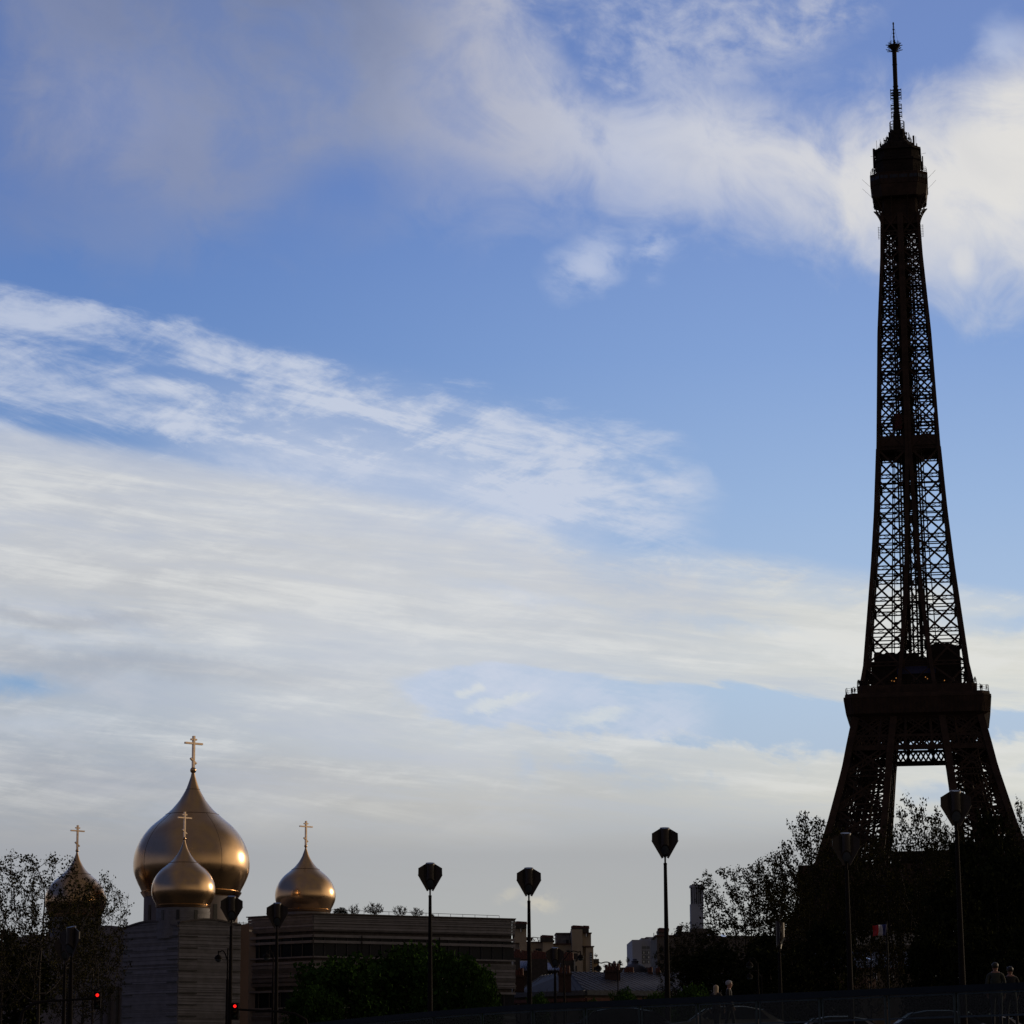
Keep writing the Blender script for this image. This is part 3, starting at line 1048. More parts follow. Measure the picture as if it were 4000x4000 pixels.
    for i in range(170):
        a = r.uniform(0, 2 * math.pi)
        t = r.random()
        z = 286.5 + 7.0 * t
        rad = 6.9 - 4.6 * t ** 1.1 + r.uniform(-0.5, 0.4)
        x, y = rad * math.cos(a), rad * math.sin(a)
        k = r.random()
        if k < 0.5:
            mb.beam((x, y, z - 0.4), (x, y, z + r.uniform(0.5, 1.5)), r.uniform(0.08, 0.22))
        elif k < 0.75:
            mb.beam((x, y, z), (x * 0.6, y * 0.6, z + r.uniform(-0.2, 0.8)), 0.13)
            mb.ball((x, y, z), 0.3, 8, 5)
        else:
            mb.box(x - 0.16, y - 0.16, z - 0.5, x + 0.16, y + 0.16, z + 0.5)
    for x, y, z0, z1, w_ in ((-7.3, -3, 281.5, 287.8, 0.75), (4.9, -2, 288, 291.6, 0.62), (7.1, -3, 278.5, 282.8, 0.55), (7.4, 0, 281, 285.5, 0.3), (-7.4, -2, 278.6, 281.5, 0.3)):
        mb.tube([(x, y, z0), (x, y, z1)], w_ / 2 if w_ > .4 else .2, 10)
    for x, z0, z1 in ((-6.4, 286.5, 290.6), (-5.3, 287, 290.9), (-4.2, 288, 291.3), (-3.5, 288, 291.4), (5.6, 287, 291.2), (-1.9, 290, 292.2), (2.4, 290, 292.6)):
        mb.beam((x, -2.5, z0), (x, -2.5, z1), 0.10)
    for z in (286.9, 287.7, 283.9, 285.0, 281.7):
        rr = 7.2 - (z - 281) * 0.05
        for a in range(12):
            p0 = (rr * math.cos(a * math.pi / 6), rr * math.sin(a * math.pi / 6), z)
            p1 = (rr * math.cos((a + 1) * math.pi / 6), rr * math.sin((a + 1) * math.pi / 6), z)
            mb.beam(p0, p1, 0.1)
            mb.beam(p0, (p0[0], p0[1], z + 0.9), 0.08)
    for sx, z in ((-1, 275.6), (-1, 272.6), (1, 277.3), (1, 274.0)):
        mb.beam((sx * 8.5, -2, z), (sx * 11.2, -2, z + 2.8), 0.06)
    for sx in (-1, 1):
        mb.beam((sx * 7.0, -2, 285.5), (sx * 8.4, -2, 285.8), 0.07)
        # access ladders beside the shaft
        lad = MB()
        for dx in (5.7, 6.7):
            lad.beam((sx * dx, -3.5, 258.6), (sx * dx, -3.5, 262.4), 0.1)
        for k in range(8):
            lad.beam((sx * 5.7, -3.5, 258.6 + k * .52), (sx * 6.9, -3.5, 258.5 + k * .52), 0.08)
        lad.build('access_ladder', IRON_D, T)
    mb.build('aerials', IRON_D, T)

    # mast
    mb = MB()
    mb.box(-1.05, -1.05, 291, 1.05, 1.05, 299.5)
    mb.box(-0.85, -0.85, 299.5, 0.85, 0.85, 307.6)
    for z in (293.6, 294.4, 295.2, 296.0, 296.9):
        for a in range(12):
            a0, a1 = a * math.pi / 6, (a + 1) * math.pi / 6
            mb.beam((2.25 * math.cos(a0), 2.25 * math.sin(a0), z), (2.25 * math.cos(a1), 2.25 * math.sin(a1), z), 0.13)
    for a in range(12):
        a0 = a * math.pi / 6
        mb.beam((2.25 * math.cos(a0), 2.25 * math.sin(a0), 293.4), (2.25 * math.cos(a0), 2.25 * math.sin(a0), 297.1), 0.15)
        mb.beam((2.25 * math.cos(a0), 2.25 * math.sin(a0), 294), (0, 0, 294.5), 0.12)
    z = 298.2
    while z < 307.5:
        for a in range(4):
            cx, cy = math.cos(a * math.pi / 2), math.sin(a * math.pi / 2)
            mb.beam((0, 0, z), (cx * 1.35, cy * 1.35, z), 0.14)
        z += 0.62
    for z0, z1 in ((298.3, 300.6), (300.9, 303.0), (304.3, 306.3), (306.0, 308.0)):
        for a in range(4):
            cx, cy = math.cos(a * math.pi / 2) * 1.62, math.sin(a * math.pi / 2) * 1.62
            mb.beam((cx, cy, z0), (cx, cy, z1), 0.18)
            mb.beam((cx * 0.5, cy * 0.5, z0 + .6), (cx, cy, z0 + 0.6), 0.3)
            mb.beam((cx * 0.5, cy * 0.5, z1 - .4), (cx, cy, z1 - 0.4), 0.3)
    mb.tube([(0, 0, 307.6), (0, 0, 320.8)], 0.70, 12)
    mb.tube([(0, 0, 308.6), (0, 0, 308.9)], 0.85, 12)
    mb.tube([(0, 0, 315.8), (0, 0, 316.1)], 0.78, 12)
    mb.lathe([(0.7, 320.6), (1.4, 321.4), (1.9, 322.0), (1.8, 322.3), (0.5, 322.4)], 12)
    for a in range(8):
        a0 = a * math.pi / 4 + 0.2
        cx, cy = math.cos(a0), math.sin(a0)
        mb.beam((cx * 0.7, cy * .7, 320.4), (cx * 2.6, cy * 2.6, 320.9), 0.2)
        mb.beam((cx * 0.7, cy * .7, 322.2), (cx * 2.6, cy * 2.6, 322.4), 0.2)
        mb.beam((cx * 1.8, cy * 1.8, 320.8), (cx * 1.8, cy * 1.8, 323.4), 0.12)
        mb.beam((cx * 1.2, cy * 1.2, 322.2), (cx * 1.2, cy * 1.2, 323.7), 0.12)
        if a % 2 == 0:
            mb.beam((cx * 1.5, cy * 1.5, 322.4), (0, 0, 329.6), 0.035)
    mb.tube([(0, 0, 322), (0, 0, 326), (0, 0, 330.0)], [0.26, 0.2, 0.12], 8)
    for z in (323.6, 325, 326.2, 327.4):
        mb.tube([(0, 0, z), (0, 0, z + .25)], 0.33, 8)
    mb.tube([(0, 0, 329.2), (0, 0, 329.8)], 0.25, 8)
    mb.build('mast', IRON_D, T)
    return T


TOWER = build_tower()

# ------------------------------------------------------------------ cathedral
# silhouette of the onion domes: (height below the tip, radius), in units of the largest radius
ONION = [(0.0, 0.030), (0.06, 0.042), (0.123, 0.062), (0.20, 0.088), (0.287, 0.120), (0.396, 0.180), (0.48, 0.232), (0.56, 0.295), (0.64, 0.365),
         (0.724, 0.459), (0.78, 0.525), (0.833, 0.590), (0.885, 0.655), (0.943, 0.720), (1.01, 0.780), (1.08, 0.835), (1.15, 0.880), (1.216, 0.915), (1.30, 0.952), (1.38, 0.978),
         (1.46, 0.993), (1.544, 1.0), (1.62, 1.0), (1.70, 0.993), (1.762, 0.977), (1.82, 0.955), (1.87, 0.933), (1.93, 0.905), (1.98, 0.878), (2.05, 0.845)]


def make_dome(x, ytip, Rr, d, drum_h, striped, body, slits):
    tip = P(x, ytip, d)
    cx, cy = tip.x, tip.y
    root = None
    m = MB()
    prof = [(r * Rr, tip.z - t * Rr) for t, r in ONION]
    zb = prof[-1][1]
    prof += [(0.80 * Rr, zb - 0.01 * Rr), (0.78 * Rr, zb + 0.02 * Rr)]
    m.lathe(prof[::-1], 96, (cx, cy, 0))
    dome = m.build('onion_dome', GOLD, body, True)
    # thin seams round the dome and down its side
    for t in ((0.287, 0.724) if Rr > 4 else (0.724,)):
        q = MB()
        r = np.interp(t, [a for a, b in ONION], [b for a, b in ONION]) * Rr
        ring = [(cx + (r + .012) * math.cos(a * math.pi / 32), cy + (r + .012) * math.sin(a * math.pi / 32), tip.z - t * Rr) for a in range(65)]
        q.tube(ring, 0.022, 5)
        q.build('seam', mat('seam_shadow', (0.10, 0.06, 0.04), 0.6, 0.4), dome)
    if Rr > 4:
        for az in (-0.85, 0.62):
            q = MB()
            q.tube([(cx + (r_ * Rr + .01) * math.sin(az), cy - (r_ * Rr + .01) * math.cos(az), tip.z - t_ * Rr) for t_, r_ in ONION[9:]], 0.012, 5)
            q.build('seam', mat('seam_shadow', (0.10, 0.06, 0.04), 0.6, 0.4), dome)
    # cross: ball, upright and three bars
    u = Rr / 366.0
    q = MB()
    q.ball((cx, cy, tip.z + 18 * u), 20 * u, 24, 14)
    q.build('cross_ball', GOLD, dome, True)
    q = MB()
    c = 9 * u if Rr > 4 else 10.5 * u
    kk = 1.0 if Rr > 4 else 1.42
    z0 = tip.z + 34 * u

    def cb(xa, za, xb, zb_, w):
        e = 1.27
        q.beam((cx + xa * u * kk * e * ca_, cy + xa * u * kk * e * sa_, z0 + za * u * kk), (cx + xb * u * kk * e * ca_, cy + xb * u * kk * e * sa_, z0 + zb_ * u * kk), w * 0.7, w, (-sa_, ca_, 0))
    ca_, sa_ = math.cos(math.radians(38)), math.sin(math.radians(38))
    wf = 1.0 if Rr > 4 else 1.3
    cb(0, 0, 0, 203, 19 * u * wf)
    cb(-52, 155, 52, 155, 17 * u * wf)
    cb(-17, 180, 17, 180, 15 * u * wf)
    cb(-17, 60, 17, 26, 15 * u * wf)
    q.build('cross', GOLD_PALE, dome)
    # neck ring and drum
    q = MB()
    zn = zb
    q.lathe([(0.80 * Rr, zn - 0.10 * Rr), (0.815 * Rr, zn - 0.095 * Rr), (0.86 * Rr, zn - 0.03 * Rr), (0.87 * Rr, zn - 0.01 * Rr), (0.84 * Rr, zn)], 64, (cx, cy, 0))
    q.build('neck_ring', GOLD, dome, True)
    q = MB()
    dr = 0.805 * Rr if Rr > 4 else 0.835 * Rr
    z1 = zn - 0.10 * Rr
    if striped:
        prof = []
        z = z1
        r = random.Random(int(x))
        while z > z1 - drum_h:
            s = r.uniform(0.14, 0.42)
            e = r.uniform(0.0, 0.05)
            prof += [(dr + e, z), (dr + e * 0.3 - 0.02, z - s + 0.02)]
            z -= s
        q.lathe(prof[::-1], 64, (cx, cy, 0))
        dm = q.build('drum', STONE, body)
    else:
        q.lathe([(dr, z1 - drum_h), (dr, z1), (dr - .15, z1 + 0.05)], 64, (cx, cy, 0))
        dm = q.build('drum', STONE2, body, True)
    for a in slits:
        q = MB()
        ca, sa = math.sin(a), -math.cos(a)
        w = 0.16 if striped else 0.22
        hgt = (0.25, 1.2) if striped else (0.9, drum_h)
        px, py = cx + ca * (dr + 0.01), cy + sa * (dr + 0.01)
        tx, ty = -sa, ca
        q.prism([(px - tx * w, py - ty * w, z1 - hgt[1]), (px + tx * w, py + ty * w, z1 - hgt[1]), (px + tx * w, py + ty * w, z1 - hgt[0]), (px - tx * w, py - ty * w, z1 - hgt[0])],
                (ca * 0.05, sa * 0.05, 0))
        q.build('drum_window', DARK, dm)


def slats(mb, a, b, ztop, z0, segs, r, lo=0.16, hi=0.5, proj=0.16, skip=(), nrm=None):
    """wall of horizontal stone slats between plan points a and b, each leaning out its own way under the top line ztop(t)"""
    a, b = Vector(a), Vector(b)
    d = (b - a)
    n = Vector((d.y, -d.x)).normalized() if nrm is None else Vector(nrm).normalized()
    zmax = max(ztop(i / 20) for i in range(21))
    z = zmax
    while z > z0:
        s = r.uniform(lo, hi)
        y = zmax - z
        inside = False
        for (u, v) in skip:
            if u - 0.03 <= y < v - 0.001:
                z = zmax - v - 0.002
                inside = True
                break
            if y < u < y + s:
                s = u - y
        if inside:
            continue
        e0, e1 = r.uniform(0.02, proj * 0.5), r.uniform(proj * 0.4, proj)
        if r.random() < 0.35:
            e0, e1 = e1, e0
        k = max(1, segs)
        for i in range(k):
            t0, t1 = i / k, (i + 1) / k
            zt0, zt1 = min(z, ztop(t0)), min(z, ztop(t1))
            zl = z - s + 0.025
            if zt0 <= zl + 0.01 and zt1 <= zl + 0.01:
                continue
            zt0, zt1 = max(zt0, zl + 0.005), max(zt1, zl + 0.005)
            p0, p1 = a.lerp(b, t0), a.lerp(b, t1)
            q = [(*(p0), zl), (*(p1), zl), (*(p1 + n * e1), zl), (*(p0 + n * e1), zl),
                 (*(p0), zt0), (*(p1), zt1), (*(p1 + n * e0), zt1), (*(p0 + n * e0), zt0)]
            fs = [(3, 2, 6, 7), (4, 7, 6, 5), (0, 1, 2, 3)]
            if i == 0:
                fs.append((0, 3, 7, 4))
            if i == k - 1:
                fs.append((1, 5, 6, 2))
            mb.add(q, fs)
        z -= s


def build_cathedral():
    body = thing('cathedral', 'pale stone cathedral with several golden onion domes topped by crosses', 'cathedral', (P(700, 3900, 276).x, 282, 3.9))
    body_off = body.location.copy()
    d0 = 276
    C = P(699, 3630, d0)
    # plan: near corner C, left wing to L, right wing to Rr, side walls running on
    L = Vector((P(485, 3630, d0 + 5.2).x, d0 + 5.2))
    Rt = Vector((P(940, 3630, d0 + 2.8).x, d0 + 2.8))
    Cc = Vector((C.x, d0))
    zc = C.z

    def topl(t):     # from L to C
        y = 3623 - 20 * math.sin(math.pi * min(1, t * 1.05)) ** 1.2 - 8 * t + 15 * max(0, t - 0.75) * 1.6
        return P(600, y, d0 + 3 * (1 - t)).z

    def topr(t):
        y = 3606 - 16 * math.sin(math.pi * min(1, t * 1.02)) ** 1.3 + 8 * t
        return P(600, y, d0 + 2 * t).z

    r = random.Random(11)
    m = MB()
    # core walls behind the slats
    def wall(a, b, top, th=0.5, segs=24, nrm=None):
        d = b - a
        n = Vector((-d.y, d.x)).normalized() * th
        for i in range(segs):
            t0, t1 = i / segs, (i + 1) / segs
            p0, p1 = a.lerp(b, t0), a.lerp(b, t1)
            z0, z1 = top(t0), top(t1)
            m.add([(*p0, 3), (*p1, 3), (*p1, z1), (*p0, z0), (*(p0 + n), 3), (*(p1 + n), 3), (*(p1 + n), z1), (*(p0 + n), z0)],
                  [(0, 1, 2, 3), (3, 2, 6, 7), (5, 4, 7, 6)])
    wall(L, Cc, topl)
    wall(Cc, Rt, topr)
    w = m.build('wall', STONE, body)
    # roof slab, gently waved
    m = MB()
    for i in range(16):
        for a, b, top in ((L, Cc, topl), (Cc, Rt, topr)):
            t0, t1 = i / 16, (i + 1) / 16
            p0, p1 = a.lerp(b, t0), a.lerp(b, t1)
            d = (b - a)
            n = Vector((d.y, -d.x)).normalized() * 0.2
            z0, z1 = top(t0) + 0.02, top(t1) + 0.02
            m.add([(*(p0 + n), z0), (*(p1 + n), z1), (*(p1 - n * 50), z1), (*(p0 - n * 50), z0),
                   (*(p0 + n), z0 + .16), (*(p1 + n), z1 + .16), (*(p1 - n * 50), z1 + .17), (*(p0 - n * 50), z0 + .17)],
                  [(0, 3, 2, 1), (4, 5, 6, 7), (0, 1, 5, 4), (1, 2, 6, 5), (2, 3, 7, 6), (3, 0, 4, 7)])
    m.build('roof', mat('roof_metal', (0.10, 0.085, 0.08), 0.6, 0.3), body)
    m = MB()
    slats(m, L, Cc, topl, 3, 24, r, 0.14, 0.42, 0.14, nrm=(-(Cc - L).y * -1, -(Cc - L).x))
    slats(m, Cc, Rt, topr, 3, 24, r, 0.14, 0.42, 0.16)
    m.build('stone_slats', STONE, body)
    # dark notches at the corner, in step with the storeys
    m = MB()
    for k in range(9):
        z = P(699, 3657 + k * 44.5, d0).z
        for a, b, n_ in ((Cc, Rt, None), (Rt, Cc, 1), (Cc, L, None), (L, Cc, 1)):
            d = (b - a).normalized()
            nn = Vector((d.y, -d.x)) if (a is Cc and b is Rt) or (a is L) else Vector((-d.y, d.x))
            p0 = a + d * 0.05 + nn * 0.17
            p1 = a + d * (1.9 * (1 if a is Cc else 0.75)) * (0.75 if b is L else 1) + nn * 0.17
            m = MB()
            m.beam((*p0, z), (*p1, z), 0.06, 0.10)
            m.build('notch', DARK, body)
    # plain side wall on the right, set back
    m = MB()
    a = P(938, 3620, d0 + 3.6)
    b = P(973, 3620, d0 + 3.9)
    m.prism([(a.x, a.y, 3), (b.x, b.y, 3), (b.x, b.y, P(0, 3606, d0 + 3.9).z), (a.x, a.y, P(0, 3613, d0 + 3.6).z)], (-5.0, 14, 0))
    m.build('side_wall', mat('warm_render', (0.15, 0.10, 0.085), 0.9, 0, 0.06, 0.6), body)
    # smooth wall on the left with its waved top, running on behind the trees
    m = MB()
    xs = [485, 460, 430, 400, 370, 340, 300, 260, 220, 180, 140, 100, 50, 0, -80]
    yy = [3622, 3618, 3615, 3616, 3622, 3634, 3646, 3655, 3660, 3655, 3650, 3656, 3668, 3680, 3700]
    for i in range(len(xs) - 1):
        dA, dB = d0 + 6 + (485 - xs[i]) * 0.012, d0 + 6 + (485 - xs[i + 1]) * 0.012
        p, q = P(xs[i], yy[i], dA), P(xs[i + 1], yy[i + 1], dB)
        m.add([(q.x, q.y, 3), (p.x, p.y, 3), (p.x, p.y, p.z), (q.x, q.y, q.z), (q.x, q.y + 12, 3), (p.x, p.y + 12, 3), (p.x, p.y + 12, p.z), (q.x, q.y + 12, q.z)],
              [(0, 1, 2, 3), (3, 2, 6, 7), (5, 4, 7, 6)])
    m.build('plain_wall', STONE2, body)
    for x in (398, 427, 458):
        m = MB()
        pbox(m, x - 4, 3852, x + 4, None, d0 + 5.9, 0.5)
        m.build('slit_window', DARK, body)
    # a small penthouse and the roof rail behind
    m = MB()
    for x in (918, 935, 950):
        p = P(x, 3614, d0 + 8)
        m.beam((p.x, p.y, p.z - 0.3), (p.x, p.y, p.z + 0.35), 0.05)
    p, q = P(905, 3604, d0 + 8), P(968, 3606, d0 + 8)
    m.beam(p, q, 0.05)
    m.build('roof_rail', BLACKM, body)
    # domes
    mp = mpp(3400, 290)
    make_dome(754.5, 3020, 227 * mpp(3400, 290), 290, 5.0, False, body, (-0.95, 0.0, 0.62, -0.3, 1.2))
    make_dome(720, 3281, 124.8 * mpp(3460, 279), 279, 2.9, True, body, (-0.75, -0.1, 0.58))
    make_dome(301, 3329, 120 * mpp(3460, 289), 289, 4.0, True, body, (-0.4, 0.3, 0.8))
    make_dome(1194.5, 3311, 118.5 * mpp(3460, 309), 309, 1.6, True, body, (-0.6, 0.2, 0.7))
    # low block joining the domes behind
    m = MB()
    pbox(m, 560, 3618, 1000, None, 300, 12)
    pbox(m, 180, 3640, 485, None, 296, 12)
    pbox(m, 1110, 3572, 1290, None, 305.0, 8)
    m.build('rear_block', STONE2, body)
    for o in list(body.children):
        o.location = -body_off
    return body


build_cathedral()


# ------------------------------------------------------------------ slatted office block
def build_office():
    base = Vector((P(1224, 3900, 295).x, 295, 3.9))
    body = thing('office_building', 'long office block with horizontal pale stone slats and bands of dark windows', 'office block', base)
    d0 = 295.0
    A = Vector((P(971, 3600, d0 + 5.5).x, d0 + 5.5))
    C = Vector((P(1224, 3600, d0).x, d0))
    B = Vector((P(2009, 3600, d0 + 8.2).x, d0 + 8.2))
    zt = P(1224, 3571, d0).z
    r = random.Random(5)
    u = mpp(3650, d0) / 1.756
    # depths below the roof line (m): recesses, window strips
    V = lambda p: (p - 827) * u
    wins = [(V(984), V(1002)), (V(1024), V(1110)), (V(1352), V(1452)), (V(1690), V(1780))]
    rec = [(V(943), V(962)), (V(1122), V(1142)), (V(1312), V(1334)), (V(1465), V(1482)), (V(1640), V(1660))]
    slab = [(V(964), V(982)), (V(1004), V(1022)), (V(1111), V(1121)), (V(1336), V(1350)), (V(1453), V(1464)), (V(1662), V(1688))]
    skip = sorted(wins + rec + slab)
    m = MB()
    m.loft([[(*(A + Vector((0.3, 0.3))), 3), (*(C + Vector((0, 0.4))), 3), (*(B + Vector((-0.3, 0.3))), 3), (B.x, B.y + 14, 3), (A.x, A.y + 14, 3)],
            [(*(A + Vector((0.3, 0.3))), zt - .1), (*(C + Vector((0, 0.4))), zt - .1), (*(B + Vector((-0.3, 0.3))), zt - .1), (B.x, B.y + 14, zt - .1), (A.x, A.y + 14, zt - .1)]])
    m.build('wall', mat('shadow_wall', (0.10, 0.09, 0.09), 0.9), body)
    m = MB()
    for a, b in ((A, C), (C, B)):
        slats(m, a, b, lambda t: zt, 3, 1, r, 0.12, 0.40, 0.22, skip)
        n = Vector(((b - a).y, -(b - a).x)).normalized()
        for (u0, u1) in slab:
            m.add([(*a, zt - u1), (*b, zt - u1), (*(b + n * .28), zt - u1), (*(a + n * .28), zt - u1), (*a, zt - u0), (*b, zt - u0), (*(b + n * .24), zt - u0), (*(a + n * .24), zt - u0)],
                  [(3, 2, 6, 7), (4, 7, 6, 5), (0, 1, 2, 3), (0, 3, 7, 4), (1, 5, 6, 2)])
    # return of the slats round the right end
    Bb = Vector((B.x + 0.05, B.y + 9))
    slats(m, B, Bb, lambda t: zt, 3, 1, r, 0.12, 0.40, 0.2, skip)
    m.build('stone_slats', STONE, body)
    m = MB()
    for a, b in ((A, C), (C, B)):
        n = Vector(((b - a).y, -(b - a).x)).normalized()
        p0, p1 = a - (b - a).normalized() * .1 + n * .3, b + (b - a).normalized() * .1 + n * .3
        m.add([(*p0, zt), (*p1, zt), (*(p1 - n * 1.5), zt), (*(p0 - n * 1.5), zt), (*p0, zt + .1), (*p1, zt + .1), (*(p1 - n * 1.5), zt + .1), (*(p0 - n * 1.5), zt + .1)],
              [(0, 3, 2, 1), (4, 5, 6, 7), (0, 1, 5, 4), (1, 2, 6, 5), (2, 3, 7, 6), (3, 0, 4, 7)])
    m.build('roof_edge', mat('roof_metal', (0.10, 0.085, 0.08), 0.6, 0.3), body)
    # windows: one glazed opening after another between fins
    for a, b, k in ((A, C, 6), (C, B, 18)):
        n = Vector(((b - a).y, -(b - a).x)).normalized()
        for (u0, u1) in wins:
            for i in range(k):
                t0, t1 = (i + 0.02) / k, (i + 0.98) / k
                p0, p1 = a.lerp(b, t0) - n * .12, a.lerp(b, t1) - n * .12
                q = MB()
                q.prism([(*p0, zt - u1), (*p1, zt - u1), (*p1, zt - u0), (*p0, zt - u0)], (-n.x * .05, -n.y * .05, 0))
                win = q.build('window', PANE, body)
                q = MB()
                for t in (t0,):
                    pp = a.lerp(b, t) - n * .02
                    q.beam((*pp, zt - u1), (*pp, zt - u0), 0.10, 0.12, (0, 1, 0))
                q.build('frame', mat('window_frame', (0.05, 0.05, 0.055), 0.6), win)
    # downpipes
    m = MB()
    for t in (0.232, 0.616):
        p = C.lerp(B, t)
        n = Vector(((B - C).y, -(B - C).x)).normalized() * .32
        m.beam((*(p + n), zt - V(1110)), (*(p + n), zt - V(966)), 0.09)
    m.build('downpipe', BLACKM, body)
    # rail along the roof
    m = MB()
    ax, bx = P(1275, 3553, d0 + 3), P(1950, 3577, d0 + 9.5)
    n = 14
    for i in range(n + 1):
        p = ax.lerp(bx, i / n)
        m.beam((p.x, p.y, zt), (p.x, p.y, p.z), 0.045)
    m.beam(ax, bx, 0.045)
    m.beam((ax.x, ax.y, ax.z - .35), (bx.x, bx.y, bx.z - .35), 0.03)
    m.build('roof_rail', mat('rail_metal', (0.16, 0.16, 0.16), 0.5, 0.5), body)
    m = MB()
    p = P(1026, 3583, d0 + 6)
    m.box(p.x - 1.0, p.y, zt, p.x + 3.6, p.y + 3, zt + 0.18)
    m.build('roof_hatch', mat('roof_metal', (0.10, 0.085, 0.08), 0.6, 0.3), body)
    for o in list(body.children):
        o.location = -base
    return zt


OFFICE_TOP = build_office()


# ------------------------------------------------------------------ older buildings between the office block and the trees
def pots(mb, x0, x1, y, d, n, h=0.55, r_=0.13):
    for i in range(n):
        p = P(x0 + (x1 - x0) * (i + 0.5) / n, y, d)
        k = 0.85 + 0.3 * ((i * 7919) % 10) / 10
        mb.tube([(p.x, d + 0.4, p.z - 0.05), (p.x, d + 0.4, p.z + h * k)], [r_ * 1.1, r_ * 0.85], 8)


def seam_roof(body, q, n, matl, skew=0.0, name='roof', w=0.07):
    """roof plane from four corners (ridge-left, ridge-right, eave-right, eave-left) with standing seams"""
    a, b, c, e = [Vector(p) for p in q]
    nn = (b - a).cross(e - a).normalized()
    if nn.y > 0:
        nn = -nn
    m = MB()
    th = nn * -0.15
    m.prism([a, b, c, e], th)
    rf = m.build(name, matl, body)
    m = MB()
    for i in range(n + 1):
        t = i / n
        s = t + skew
        p, r_ = a.lerp(b, t), e.lerp(c, s)
        if s > 1:
            f = (1 - t) / skew
            r_ = p.lerp(r_, f) if skew else r_
        p = p + nn * .04
        r_ = r_ + nn * .04
        m.beam(p, r_, w, w, nn)
    if skew > 0:
        k = int(n * skew)
        for i in range(1, k + 1):
            s = skew * (1 - i / k)
            f = (skew - s) / skew
            r_ = e.lerp(c, s) + nn * .04
            p = (e.lerp(a, 1 - 0) if False else e.lerp(a, s / skew)) + nn * .04
            m.beam(p, r_, w, w, nn)
    m.build('seams', matl, rf)
    return rf


